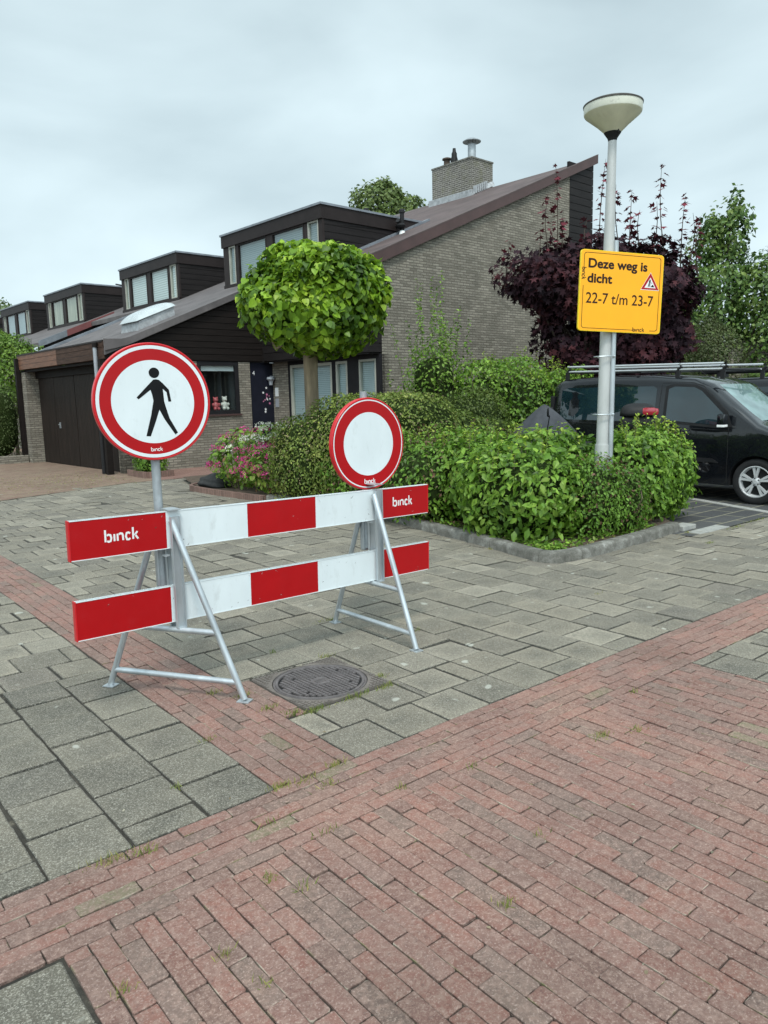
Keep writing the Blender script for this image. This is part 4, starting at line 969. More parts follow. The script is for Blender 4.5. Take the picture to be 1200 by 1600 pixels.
# ------------------------------------------------------------------ vans
def make_van(name, label, loc, rz, pitch, L_=4.42, rack=True, rail_mat='rail'):
    """local: y=0 at the front wheel axle, +y towards the rear, x=0 at the left-hand side plane (towards the camera), width 1.83"""
    t = thing(name, label, 'van', loc, rz, 'parked vans'); t.rotation_euler = (pitch, 0, rz)
    Wd = 1.83; YF, YR = -.86, L_-.86-.06
    def ztop(y):
        pts = [(-.86,.62),(-.82,.86),(-.6,.99),(-.1,1.09),(.02,1.13),(.75,1.70),(1.0,1.785),(1.6,1.83),(2.6,1.83),(3.3,1.79),(3.46,1.72),(3.53,1.2)]
        for (a, za), (b, zb) in zip(pts, pts[1:]):
            if y <= b: return za+(zb-za)*max(0, (y-a)/(b-a))
        return pts[-1][1]
    def hw(y, z):
        w = .915
        if z < .5: w -= .03*(.5-z)/.3
        if z > 1.0: w -= .14*(z-1.0)+.05*max(0, z-1.5)
        if y < -.2: w -= .35*((-.2-y)/.66)**2.2
        if y > 3.1: w -= .10*((y-3.1)/.42)**2
        return w
    ys = [-.86,-.84,-.78,-.68,-.5,-.3,-.1,.02,.2,.4,.6,.75,.87,1.0,1.3,1.6,2.1,2.6,3.0,3.3,3.4,3.46,3.5]
    K = 13; verts = []; 
    for y in ys:
        zt = ztop(y); zs0 = .24 if y > -.8 else .3
        ring = []
        sh = zt-(.09 if zt > 1.4 else .06)
        for f in (0, .1, .25, .45, .62, .8, .93, 1.0):
            z = zs0+(sh-zs0)*f; ring.append((hw(y, z), z))
        w = ring[-1][0]
        ring += [(w-.02, sh+(zt-sh)*.45), (w-.07, sh+(zt-sh)*.8), (w-.18, zt-.004), (w*.4, zt+.006), (0, zt+.01)]
        verts.append(ring)
    k = len(verts[0]); V = []; F = []
    for y, ring in zip(ys, verts):
        full = [(-x, z) for x, z in ring]+[(x, z) for x, z in ring[-2::-1]]
        V += [(x+.915, y, z) for x, z in full]
    m = 2*k-1
    for i in range(len(ys)-1):
        for j in range(m-1): F.append((i*m+j, i*m+j+1, (i+1)*m+j+1, (i+1)*m+j))
        F.append((i*m+m-1, i*m, (i+1)*m, (i+1)*m+m-1))
    F += [tuple(range(m-1, -1, -1)), tuple((len(ys)-1)*m+j for j in range(m))]
    bm = bmesh.new(); bv = [bm.verts.new(v) for v in V]
    for f in F: bm.faces.new([bv[i] for i in f])
    bmesh.ops.recalc_face_normals(bm, faces=bm.faces)
    me = bpy.data.meshes.new('body'); bm.to_mesh(me); bm.free(); me.materials.append(M['carpaint']); me.materials.append(M['black_pl'])
    body = bpy.data.objects.new('body', me); COL.objects.link(body)
    WB = 2.75
    cm = MB()
    for wy in (0, WB):
        for x0, x1 in ((-.1, .24), (1.59, 1.93)): cm.lathe([(0,x0),(.365,x0),(.365,x1),(0,x1)], (0,wy,.325), 48, axis='x', mi=1)
    cut = cm.build('cut', ['carpaint', 'black_pl']); bo = body.modifiers.new('b', 'BOOLEAN'); bo.operation = 'DIFFERENCE'; bo.object = cut; bo.solver = 'EXACT'
    dg = bpy.context.evaluated_depsgraph_get(); m2 = bpy.data.meshes.new_from_object(body.evaluated_get(dg)); body.modifiers.clear(); body.data = m2; m2.name = 'body'
    bpy.data.objects.remove(cut)
    m2.polygons.foreach_set('use_smooth', [True]*len(m2.polygons))
    try: m2.set_sharp_from_angle(angle=radians(32))
    except Exception: pass
    body.parent = t
    def sx(y, z, off): return .915-hw(y, z)-off          # near side surface
    def side_panel(name, poly, mat, off=.004, th=.004, far=False, sub=6):
        P = []
        for i in range(len(poly)):
            a, b = poly[i], poly[(i+1) % len(poly)]
            P += [(a[0]+(b[0]-a[0])*j/sub, a[1]+(b[1]-a[1])*j/sub) for j in range(sub)]
        vs_ = [(sx(y, z, off), y, z) for y, z in P]; cy = sum(p[0] for p in P)/len(P); cz = sum(p[1] for p in P)/len(P)
        # triangulated grid fan follows the curved side
        vs2 = [(sx(y*.5+cy*.5, z*.5+cz*.5, off), y*.5+cy*.5, z*.5+cz*.5) for y, z in P]; n_ = len(P)
        V_ = vs_+vs2+[(sx(cy, cz, off), cy, cz)]+[(x+off+.02, y, z) for x, y, z in vs_]
        if far: V_ = [(1.83-x, y, z) for x, y, z in V_]
        mb = MB(); mb.add(V_, [(i, (i+1) % n_, n_+(i+1) % n_, n_+i) for i in range(n_)]+[(n_+i, n_+(i+1) % n_, 2*n_) for i in range(n_)]+[(i, 2*n_+1+i, 2*n_+1+(i+1) % n_, (i+1) % n_) for i in range(n_)])
        return mb.build(name, mat, t, smooth=True)
    wpoly = [(1.37,1.155),(1.37,1.62),(1.28,1.655),(.98,1.645),(.86,1.59),(.50,1.26),(.42,1.12),(.58,1.10)]
    for far in (False, True):
        side_panel('door_window', wpoly, 'carglass', .005, far=far)
        side_panel('window_surround', [(1.42,1.115),(1.42,1.66),(1.30,1.695),(.96,1.685),(.82,1.62),(.44,1.28),(.36,1.08),(.56,1.06)], 'black_pl', .002, far=far)
        side_panel('side_panel', [(3.28,1.12),(3.28,1.60),(3.15,1.64),(1.62,1.66),(1.56,1.62),(1.56,1.12)], 'carglass', .003, far=far)
        side_panel('side_moulding', [(1.35,.56),(1.35,.62),(.62,.62),(.52,.56)], 'black_pl', .008, far=far, sub=2)
        mb = MB()
        for line in ([(.40,.26),(.40,.7),(.41,1.06)], [(1.50,.26),(1.50,1.0),(1.49,1.68)], [(.41,1.06),(.45,1.3),(.84,1.66),(1.0,1.71),(1.49,1.71)], [(.42,1.03),(1.5,1.055),(3.3,1.075)]):
            pts = []
            for (a, za), (b, zb) in zip(line, line[1:]): pts += [(a+(b-a)*i/6, za+(zb-za)*i/6) for i in range(6)]
            pts.append(line[-1]); mb.tube([((sx(y, z, .0) if not far else 1.83-sx(y, z, .0)), y, z) for y, z in pts], .0045, 6)
        mb.build('door_seam', 'black_pl', t)
        mb = MB(); y0 = 1.2
        mb.tube([((sx(y0, .95, .03) if not far else 1.83-sx(y0, .95, .03)), y0, .95), ((sx(y0, .95, .03) if not far else 1.83-sx(y0, .95, .03)), y0+.2, .955)], .013, 8); mb.build('door_handle', 'carpaint', t, smooth=True)
    # windscreen
    mb = MB(); rows = [(.065,1.158),(.2,1.268),(.4,1.424),(.6,1.579),(.72,1.672)]; V_ = []
    for y, z in rows:
        w = hw(y, z)-.11
        for i in range(9):
            u = -1+2*i/8; V_.append((.915+u*w, y-.006*(1-u*u)-.004+.03*abs(u)**4, z+.016-.02*abs(u)**5))
    mb.add(V_, [(r*9+i, r*9+i+1, (r+1)*9+i+1, (r+1)*9+i) for r in range(4) for i in range(8)]); mb.build('windscreen', 'windscreen', t, smooth=True, fix=False)
    mb = MB()
    for x0, x1 in ((.35, .95), (.95, 1.5)): mb.tube([(x0,-.02,1.145),(x0+.3,.05,1.19),(x1+.1,.03,1.165)], .009, 6)
    mb.build('wiper', 'black_pl', t)
    # mirror
    for far in (0, 1):
        mb = MB(); bm_ = [(-.20,.42,1.08),(-.03,.42,1.08),(-.03,.42,1.27),(-.20,.42,1.27)]
        X = (lambda v: (1.83-v[0], v[1], v[2])) if far else (lambda v: v)
        mb.box((-.20,.40,1.10),(-.04,.50,1.27)); mb.tube([(-.06,.46,1.12),(.04,.46,1.10)], .03, 10); mb.v = [X(v) for v in mb.v]; mo = mb.build('mirror', 'carpaint', t, bevel=.028, smooth=True)
        mb = MB(); mb.box((-.205,.395,1.085),(-.06,.49,1.118)); mb.v = [X(v) for v in mb.v]; mb.build('indicator', 'white', mo, bevel=.006)
    # lamps, grille, bumper, plate
    mb = MB(); mb.box((.35,-.885,.28),(1.48,-.80,.42)); mb.build('bumper_grille', 'black_pl', t)
    for x in (.22, 1.61):
        mb = MB(); mb.box((x-.13,-.80,.72),(x+.13,-.66,.90)); mb.build('headlight', 'windscreen', t, bevel=.03, smooth=True)
    for x in (.03, 1.80):
        mb = MB(); mb.box((x-.03+(.09 if x < 1 else -.09),3.44,.95),(x+.03+(.09 if x < 1 else -.09),3.512,1.5)); mb.build('tail_light', 'black_pl', t, bevel=.01)
    # wheels
    for wy in (0, WB):
        for xs, sg in ((.03, 1), (1.80, -1)):
            wv = bpy.data.objects.new('wheel', None); COL.objects.link(wv); wv.parent = t; wv.location = (xs, wy, .325); wv.scale = (sg, 1, 1)
            mb = MB(); mb.lathe([(.222,.0),(.235,-.008),(.285,-.012),(.315,.004),(.325,.03),(.325,.17),(.31,.195),(.22,.195)], n=56, axis='x'); mb.build('tyre', 'tyre', wv, smooth=True)
            mb = MB(); mb.lathe([(.222,.0),(.225,-.004),(.213,-.006),(.205,.012),(.19,.05),(.19,.16)], n=56, axis='x'); mb.lathe([(0,-.002),(.026,-.002),(.03,.004),(.045,.008),(.06,.016),(.062,.05)], n=24, axis='x')
            for s5 in range(5):
                for dd in (-.16, .16):
                    a = 2*pi*s5/5+dd+.3; u = Vector((0, cos(a), sin(a))); v_ = Vector((0, -sin(a), cos(a))); b0 = Vector((.006,0,0))
                    aa = 2*pi*s5/5+dd*.55+.3; ui = Vector((0, cos(aa), sin(aa))); vi = Vector((0, -sin(aa), cos(aa)))
                    q = [b0+ui*.045-vi*.010, b0+ui*.045+vi*.010, b0+u*.210+v_*.020, b0+u*.210-v_*.020]
                    mb.prism(q, (.03,0,0))
            mb.build('rim', 'alloy', wv, smooth=True)
            mb = MB(); mb.lathe([(0,.05),(.205,.05)], n=40, axis='x'); 
            for s5 in range(5): a = 2*pi*s5/5; mb.lathe([(0,.0),(.009,.0),(.009,.02)], (-.0+.0,.05*cos(a),.05*sin(a)), 8, axis='x')
            mb.build('brake_disc', 'black_pl', wv)
    # roof rack
    mb = MB()
    if rack:
        for x in (.20, 1.63):
            for z in (1.905, 1.985):
                mb = MB(); mb.tube([(x,.62,z),(x,3.25,z)], .019, 10); mb.build('rack_rail', rail_mat, t, smooth=True)
            for y in (.62, 1.30, 3.25):
                mb = MB(); mb.tube([(x,y,1.90),(x,y-.05,1.95),(x,y-.02,1.99)], .026, 8); mb.box((x-.02,y-.03,1.76),(x+.02,y+.03,1.90)); mb.build('rack_bracket', 'black_pl', t)
        for y in (.66, 1.3, 2.0, 2.7, 3.2):
            mb = MB(); mb.tube([(.2,y,1.90),(1.63,y,1.90)], .02, 8); mb.build('rack_crossbar', 'black_pl', t, smooth=True)
    else:
        mb = MB(); mb.tube([(.18,.55,1.93),(.18,3.3,1.95)], .05, 12); mb.build('awning', 'black_pl', t, smooth=True)
        for y in (.8, 2.9): mb = MB(); mb.box((.14,y-.03,1.70),(.3,y+.03,1.92)); mb.build('rack_bracket', 'black_pl', t)
    mb = MB(); mb.tube([(.75,1.05,1.79),(.72,1.32,1.96)], .004, 6); mb.lathe([(.02,1.785),(.012,1.81),(0,1.815)], (.75,1.05,0), 10); mb.build('aerial', 'black_pl', t)
    return t
make_van('parked_van', 'black van with a silver roof rack parked behind the hedge', (9.2, 2.22, .0), radians(3), radians(1.2))
make_van('parked_van', 'second dark van with a black awning on its roof, beyond the first', (12.1, 1.25, .0), radians(3), 0, rack=False)

# ------------------------------------------------------------------ motorcycle under a cover
mc = thing('motorcycle', 'motorcycle under a grey cover with a black top box, between hedge and van', 'motorcycle', (7.09, 4.61, 0), math.atan2(-.824, .567))
# local x runs from the front wheel (0) to the rear (+)
for x in (.0, 1.42):
    w = bpy.data.objects.new('wheel', None); COL.objects.link(w); w.parent = mc; w.location = (x, 0, .31)
    mb = MB(); mb.lathe([(.22,-.05),(.28,-.06),(.31,-.03),(.31,.03),(.28,.06),(.22,.05),(.22,-.05)], n=40, axis='y'); mb.build('tyre', 'tyre', w, smooth=True)
    mb = MB()
    mb.lathe([(.22,-.03),(.2,-.02),(.2,.02),(.22,.03)], n=40, axis='y'); mb.lathe([(0,-.04),(.04,-.04),(.04,.04),(0,.04)], n=12, axis='y')
    for k in range(6): a = k*pi/3; mb.tube([(0,0,0),(.2*cos(a),0,.2*sin(a))], .012, 6)
    mb.build('rim', 'alloy', w)
mb = MB(); mb.tube([(.0,.07,.31),(.3,.07,.95)], .025, 8); mb.tube([(.0,-.07,.31),(.3,-.07,.95)], .025, 8); mb.tube([(.3,-.35,1.05),(.3,0,1.0),(.3,.35,1.05)], .015, 8); mb.build('fork', 'black_pl', mc, smooth=True)
mb = MB(); mb.box((.35,-.15,.35),(1.0,.15,.8)); mb.build('engine', 'galv_dull', mc, bevel=.06, smooth=True)
mb = MB(); mb.box((.75,-.15,.78),(1.55,.15,.93)); mb.build('seat', 'black_pl', mc, bevel=.05, smooth=True)
bm = bmesh.new(); bmesh.ops.create_uvsphere(bm, u_segments=40, v_segments=26, radius=1)
for v in bm.verts:
    x, y, z = v.co; a = math.atan2(y, x); fold = 1+.05*sin(9*a+2*z)+.03*sin(5*a)
    f = (1-z)/2; w = .10+.85*f**.8; hgt = 1.47-1.0*f**1.15 if z > -.9 else .45
    v.co = Vector((.30+x*.62*w*fold*1.25/max(.3, math.hypot(x, y) or 1)*math.hypot(x, y) - .0, y*.46*w*fold*1.25, hgt))
me = bpy.data.meshes.new('cover'); bm.to_mesh(me); bm.free(); me.materials.append(M['tarp']); me.polygons.foreach_set('use_smooth', [True]*len(me.polygons)); o = bpy.data.objects.new('cover', me); COL.objects.link(o); o.parent = mc
for s_ in (-1, 1):
    mb = MB(); mb.tube([(.35,s_*.3,1.05),(.40,s_*.42,1.32)], .008, 6); mb.lathe([(0,-.02),(.05,-.015),(.065,.0),(.06,.01),(0,.012)], (.38,s_*.44,1.36), 20, axis='x'); mb.build('mirror', 'black_pl', mc, smooth=True)
mb = MB(); mb.box((1.36,-.24,1.12),(1.80,.24,1.28)); tb = mb.build('top_box', 'black_pl', mc, bevel=.05, smooth=True)
bm = bmesh.new(); bmesh.ops.create_uvsphere(bm, u_segments=32, v_segments=16, radius=1)
for v in bm.verts:
    x, y, z = v.co; sgn = lambda q: math.copysign(abs(q)**.6, q); v.co = Vector((1.58+sgn(x)*.245, sgn(y)*.265, 1.285+max(0, z)**.8*.175))
me = bpy.data.meshes.new('lid'); bm.to_mesh(me); bm.free(); me.materials.append(M['black_pl']); me.polygons.foreach_set('use_smooth', [True]*len(me.polygons)); o = bpy.data.objects.new('lid', me); COL.objects.link(o); o.parent = tb
mb = MB(); mb.box((1.72,-.235,1.295),(1.838,.235,1.39)); mb.build('reflector', 'redlens', tb, bevel=.035, smooth=True)
mb = MB(); mb.box((1.62,-.270,1.295),(1.80,.270,1.40)); mb.build('reflector', 'redlens', tb, bevel=.035, smooth=True)

# ------------------------------------------------------------------ plants
G1 = [(.055,.115,.014),(.10,.205,.022),(.155,.29,.034),(.24,.39,.055)]
G2 = [(.05,.09,.02),(.09,.15,.03),(.15,.21,.05)]
YG = [(.16,.26,.03),(.28,.40,.045),(.40,.50,.07)]
RU = [(.10,.06,.04),(.16,.08,.05),(.12,.13,.04)]
def plant(name, label, cat, base, parts, trunk=None, group=None):
    t = thing(name, label, cat, base, 0, group)
    return t
def rel(P, base): return P-np.array(base)
def foliage(t, base, n, ells, size, tpl, cols, part='foliage', mat='leaf', core=True, **kw):
    lk = {k: kw.pop(k) for k in ('tipdir', 'jit', 'tj', 'colnoise', 'clump') if k in kw}
    P, Nn = blobs(n, ells, **kw)
    return leaves(part, rel(P, base), Nn, size, tpl, mat, t, cols, **lk)
def stems(t, base, ells, n=24, r=.02, mat='twig', zf=.1):
    mb = MB(); E = ells
    for i in range(n):
        e = random.choice(E); a = random.uniform(0, 2*pi); q = random.uniform(.2, .8)
        b = (e[0]+cos(a)*e[3]*.25-base[0], e[1]+sin(a)*e[4]*.25-base[1], zf-base[2]); tp = (e[0]+cos(a)*e[3]*q-base[0], e[1]+sin(a)*e[4]*q-base[1], e[2]+e[5]*random.uniform(.1, .8)-base[2])
        branches(mb, b, [tp], r*random.uniform(.5, 1.2), 5)
    return mb.build('stem', mat, t)
def shoots(n, base, zone, h, sp, size, leafsize):
    """upright new shoots: positions and normals of paired leaves, plus stem list"""
    P = []; Nn = []; S = []
    for i in range(n):
        x, y, z = zone(); hh = h*random.uniform(.5, 1.2); dx, dy = random.gauss(0, .12)*hh, random.gauss(0, .12)*hh
        S.append(((x-base[0], y-base[1], z-base[2]), (x+dx-base[0], y+dy-base[1], z+hh-base[2])))
        k = max(2, int(hh/sp))
        for j in range(k):
            f = (j+1)/k
            for q in range(2):
                a = random.uniform(0, 6.28); r = leafsize*.3
                P.append((x+dx*f+cos(a)*r-base[0], y+dy*f+sin(a)*r-base[1], z+hh*f-base[2])); Nn.append((cos(a)*.6, sin(a)*.6, .8))
    return np.array(P), np.array(Nn), S

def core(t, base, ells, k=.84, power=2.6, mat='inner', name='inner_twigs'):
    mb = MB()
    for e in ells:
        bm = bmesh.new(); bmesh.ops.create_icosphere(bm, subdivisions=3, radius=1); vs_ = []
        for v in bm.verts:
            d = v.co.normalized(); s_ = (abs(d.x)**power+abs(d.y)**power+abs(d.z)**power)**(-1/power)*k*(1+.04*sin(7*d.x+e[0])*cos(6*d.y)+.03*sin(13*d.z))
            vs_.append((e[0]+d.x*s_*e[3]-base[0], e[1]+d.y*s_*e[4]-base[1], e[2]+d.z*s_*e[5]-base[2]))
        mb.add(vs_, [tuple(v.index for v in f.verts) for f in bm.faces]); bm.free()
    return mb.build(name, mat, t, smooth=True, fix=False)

# globe tree in front of the house
cb = (5.25, 7.30, .06)
ct = thing('globe_tree', 'small tree with a clipped round crown of large heart-shaped leaves', 'tree', cb)
mb = MB(); mb.tube([(0,0,-.05),(.01,0,.5),(0,.01,1.3),(-.01,0,2.0),(0,0,2.45)], [.135,.118,.112,.108,.12], 18)
tips = [(.75*cos(a)*random.uniform(.6,1.1), .75*sin(a)*random.uniform(.6,1.1), random.uniform(2.5,3.3)) for a in [i*.52 for i in range(14)]]
branches(mb, (0,0,2.3), tips, .05, 7); mb.build('trunk', 'bark', ct, smooth=True)
CE = [(cb[0]+.10, cb[1]-.08, 3.08, 1.12, 1.12, .81)]
P_, N_ = blobs(9500, CE, depth=.18, lump=.14, power=2.15, up=.45, seed=4, bottom=.45); P_ = P_[:]
leaves('crown', rel(P_, cb), N_, .104, 'heart', 'leaf', ct, [(.05,.11,.012),(.12,.22,.018),(.22,.37,.025),(.38,.52,.05)], tipdir=(0,0,-1.1), jit=.55, tj=.55, colnoise=.3)

# front hedge along the kerb: three kinds of bush
def bush(label, cat, ells, layers, nstem=20, name='hedge_shrub', group='shrubs of the kerbside hedge', shoot=None, seed=1, zmin=.08):
    base = (sum(e[0] for e in ells)/len(ells), sum(e[1] for e in ells)/len(ells), .07)
    t = thing(name, label, cat, base, 0, group)
    for i, (n, size, tpl, cols, mat, kw) in enumerate(layers):
        P, Nn = blobs(n, ells, seed=seed+i, zmin=zmin, **kw); leaves('foliage', rel(P, base), Nn, size, tpl, mat, t, cols, tipdir=(0,0,-.8))
    stems(t, base, ells, nstem, .018)
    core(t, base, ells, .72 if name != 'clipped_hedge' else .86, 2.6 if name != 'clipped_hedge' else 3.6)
    if shoot:
        cnt, h, ls, cols, sp = shoot; E = ells
        def zone():
            e = random.choice(E); a = random.uniform(0, 6.28); r = math.sqrt(random.random())*.9
            x, y = e[0]+cos(a)*e[3]*r, e[1]+sin(a)*e[4]*r; return (x, y, e[2]+e[5]*math.sqrt(max(0, 1-r*r))*.9)
        P, Nn, S = shoots(cnt, base, zone, h, sp, 0, ls)
        leaves('shoot_leaves', P, Nn, ls, 'oval', 'leaf', t, cols, tipdir=(0,0,.2), jit=.3, tj=.6)
        mb = MB()
        for a, b in S: mb.tube([a, b], [.004, .002], 4)
        tag(mb.build('shoot', 'twig', t), kind='stuff')
    return t
lay = dict(depth=.16, lump=.13, power=2.6, bottom=1.0)
bush('big-leaved bright green bush in the middle of the kerbside hedge', 'shrub', [(5.0,2.85,.50,.62,.72,.56),(5.75,3.1,.60,.85,.7,.60),(5.35,3.7,.6,.7,.75,.55)],
     [(6500, .10, 'oval', G1+[(.2,.3,.05)], 'leaf', lay), (4200, .06, 'oval', G1, 'leaf_small', dict(lay, depth=.3))], 30, seed=3, shoot=(70, .20, .05, YG, .04))
bush('dense bright green bush at the right end of the kerbside hedge', 'shrub', [(6.5,2.5,.55,.55,.48,.57),(7.0,2.6,.62,.62,.5,.62),(7.34,2.60,.58,.44,.44,.56)],
     [(5600, .09, 'oval', G1+[(.2,.32,.05)], 'leaf', lay), (3600, .06, 'oval', G1, 'leaf_small', dict(lay, depth=.3))], 26, seed=8, shoot=(80, .18, .05, YG, .04))
bush('fine-leaved darker bush round the foot of the lamp post', 'shrub', [(5.45,2.25,.46,.42,.30,.46),(5.85,2.16,.40,.38,.24,.42)],
     [(5200, .042, 'oval', G1[:3], 'leaf_small', lay), (500, .04, 'oval', RU, 'leaf_small', dict(lay, depth=.08))], 26, seed=12)
bush('loose mixed bush with reddish twigs at the left of the kerbside hedge', 'shrub', [(4.95,4.5,.55,.55,.8,.55),(5.1,5.4,.58,.6,.75,.58),(5.35,6.1,.5,.6,.55,.55),(5.9,4.7,.62,.8,.8,.58)],
     [(5200, .066, 'oval', G1, 'leaf', lay), (5200, .055, 'oval', G1, 'leaf_small', lay), (1300, .045, 'oval', RU, 'leaf_small', dict(lay, depth=.1))], 34, seed=17, shoot=(80, .2, .045, YG+RU, .04))
# clipped box hedge behind
bx = dict(depth=.10, lump=.05, power=3.6, bottom=1.0)
bush('tall clipped dark green hedge curving beside the flower bed', 'hedge', [(5.22,7.15,.68,.66,.74,.70),(5.42,6.55,.80,.72,.72,.82),(6.05,6.15,.86,.85,.8,.86)],
     [(26000, .048, 'oval', [(.07,.115,.02),(.12,.18,.03),(.18,.24,.045),(.27,.30,.07)], 'leaf_small', bx), (2600, .034, 'oval', [(.22,.17,.10),(.28,.22,.13)], 'leaf_small', dict(bx, depth=.14))], 60, 'clipped_hedge', 'clipped hedges of the front garden', seed=22)
bush('clipped hedge stretching right behind the blank round sign', 'hedge', [(6.9,6.1,.72,.7,.65,.70),(7.5,6.0,.68,.6,.6,.64)],
     [(12000, .048, 'oval', [(.05,.09,.015),(.09,.14,.02),(.15,.2,.035)], 'leaf_small', bx)], 30, 'clipped_hedge', 'clipped hedges of the front garden', seed=25)
# garden shrubs against the gable
gs = 'shrubs below the gable wall'
bush('tall loose shrub with long upright shoots against the gable wall', 'shrub', [(8.6,7.9,1.35,.75,.7,.75),(8.1,7.9,.9,.6,.6,.6),(9.3,8.2,1.3,.6,.6,.6),(8.35,7.8,1.85,.5,.45,.65)],
     [(4800, .075, 'oval', G1+[(.24,.36,.07)], 'leaf', dict(lay, depth=.3, lump=.25))], 34, 'garden_shrub', gs, seed=31, shoot=(46, 1.25, .065, G1+[(.2,.3,.06)], .05))
bush('round dense small-leaved shrub below the gable wall', 'shrub', [(8.15,6.6,1.05,.66,.66,.70),(8.15,6.6,.6,.6,.6,.5)],
     [(9000, .045, 'oval', [(.045,.075,.015),(.08,.12,.02),(.12,.16,.03)], 'leaf_small', dict(bx, power=2.2))], 24, 'garden_shrub', gs, seed=34)
bush('yellow-green topped hedge behind the motorcycle', 'hedge', [(9.15,7.3,1.15,.7,.6,1.1),(9.9,7.0,1.15,.8,.6,1.12),(10.7,6.8,1.1,.8,.6,1.05)],
     [(9500, .08, 'oval', G1+[(.2,.3,.06)], 'leaf', dict(bx, lump=.09, depth=.14))], 34, 'garden_shrub', gs, seed=37, shoot=(110, .3, .05, YG, .05))
bush('small leafy bush in a brick box beside the garage corner', 'shrub', [(5.2,13.75,.36,.32,.42,.36)], [(1800, .06, 'oval', G1, 'leaf', lay)], 12, 'garden_shrub', 'shrubs by the driveway', seed=40)
mb = MB(); mb.box((4.95,13.25,-.02),(5.5,13.3,.14)).box((4.9,13.25,-.02),(4.95,14.3,.14)).box((5.5,13.25,-.02),(5.55,14.3,.14)); tag(mb.build('planter_edge', 'edging'), 'low brick edge round the small bush at the garage corner', 'brick edging')

# hydrangea with pink and white heads
hb = (5.45, 9.1, .08); ht = thing('hydrangea', 'flowering bush with pink and white flower heads beside the path', 'flowering bush', hb)
HE = [(5.12,9.5,.58,.56,.62,.50),(5.5,8.9,.66,.64,.62,.54),(5.15,8.45,.48,.5,.5,.42)]
P_, N_ = blobs(2600, HE, depth=.22, lump=.15, seed=50, zmin=.12, bottom=1); leaves('foliage', rel(P_, hb), N_, .10, 'oval', 'leaf', ht, G1+[(.25,.3,.06),(.22,.12,.06)], tipdir=(0,0,-.9))
stems(ht, hb, HE, 30, .012)
P_, N_ = blobs(1600, HE, depth=.02, lump=.12, seed=50, zmin=.25, up=.8, bottom=0)
sel = []; 
for p, n_ in zip(P_, N_):
    if n_[2] > -.1 and all(np.linalg.norm(p-q) > .14 for q, _ in sel): sel.append((p, n_))
    if len(sel) > 85: break
for i, (p, n_) in enumerate(sel):
    r = random.uniform(.06, .095); k = 60; d = unit(rng.normal(0, 1, (k, 3))); d = d[(d@n_) > -.45]
    white = (8.55 < p[1] < 9.15 and p[2] > .80) or random.random() < .03
    cols = [(.72,.72,.58),(.82,.82,.74)] if white else [(.48,.02,.18),(.70,.05,.30),(.80,.16,.42)]
    leaves('flower_head', (p-np.array(hb))+d*r*np.array([1,1,.75]), d, .032, 'oval', 'petal', ht, cols, jit=.5, tj=1, tipdir=(0,0,0))
soil('flower_bed_soil', [(4.68,8.3),(4.72,10.5),(5.0,10.75),(6.4,10.2),(6.6,8.2)], .06, .01)
mb = MB(); ep = [(4.72,7.95),(4.66,8.6),(4.60,9.3),(4.58,9.9),(4.62,10.5),(4.9,10.72)]
ek = smoothpath(ep, 1)
e_ = sweep(ek, [(0,-.03),(0,.10),(.055,.10),(.055,-.03)]); mb.add(e_.v, e_.f); tag(mb.build('brick_edging', 'edging'), 'low curved edging of upright red bricks round the flower bed', 'brick edging')
bm = bmesh.new(); bmesh.ops.create_icosphere(bm, subdivisions=4, radius=1)
for v in bm.verts:
    c = v.co; f = 1+.10*sin(3*c.x+1)*cos(4*c.y)+.05*sin(9*c.z+5*c.x); v.co = Vector((c.x*.30*f, c.y*.42*f, max(-.3, c.z)*.17*f))
me = bpy.data.meshes.new('boulder'); bm.to_mesh(me); bm.free(); me.materials.append(M['rock']); me.polygons.foreach_set('use_smooth', [True]*len(me.polygons)); o = bpy.data.objects.new('boulder', me); COL.objects.link(o); o.location = (4.98,10.1,.13)
tag(o, 'smooth dark boulder at the tip of the flower bed', 'boulder')

# purple maple
mbse = (12.7, 7.3, 0); mt = thing('purple_maple', 'dark purple-leaved tree with thin red shoots rising beside the gable', 'tree', mbse)
ME = [(12.02,7.70,3.95,0.95,0.95,0.90),(12.54,7.09,4.00,1.03,1.03,0.90),(13.02,6.31,3.75,0.95,0.95,0.85),(12.25,7.40,3.00,0.86,0.86,0.95),(12.89,6.66,2.90,0.95,0.95,0.95),(13.24,6.05,3.10,0.73,0.69,1.04),(11.69,8.07,3.75,0.52,0.43,0.38),(12.59,7.09,2.30,0.86,0.86,0.76)]
P_, N_ = blobs(14500, ME, depth=.36, lump=.42, seed=60, up=.4, bottom=.8)
leaves('crown', rel(P_, mbse), N_, .135, 'maple', 'leaf_purple', mt, [(.020,.012,.016),(.032,.016,.022),(.05,.02,.026),(.08,.026,.03)], tipdir=(0,0,-.9), jit=.5)
mb = MB(); mb.tube([(0,0,-.1),(.05,0,.8),(0,.1,2.2),(0,0,3.4)], [.16,.13,.10,.06], 12); branches(mb, (0,0,1.0), [(e[0]-mbse[0]+random.uniform(-.3,.3), e[1]-mbse[1], e[2]+random.uniform(-.3,.8)) for e in ME*3], .05, 6); mb.build('trunk', 'bark_dark', mt, smooth=True)
SP = [(11.95,7.78,4.90,1.36),(12.45,7.10,5.00,1.27),(12.67,6.78,4.95,0.84),(12.79,6.60,4.90,0.69),(13.13,6.03,4.80,1.17),(13.04,6.20,4.80,0.62),(13.30,5.74,4.60,0.72),(13.38,5.59,4.50,0.60),(13.45,5.47,4.40,0.56),(12.02,7.69,4.80,0.59),(12.89,6.43,4.90,0.36),(12.29,7.32,4.90,0.20),(11.70,8.10,4.60,0.44),(11.27,8.61,4.40,0.42),(11.84,7.92,4.90,0.89)]
Pp = []; Nn = []; mb = MB()
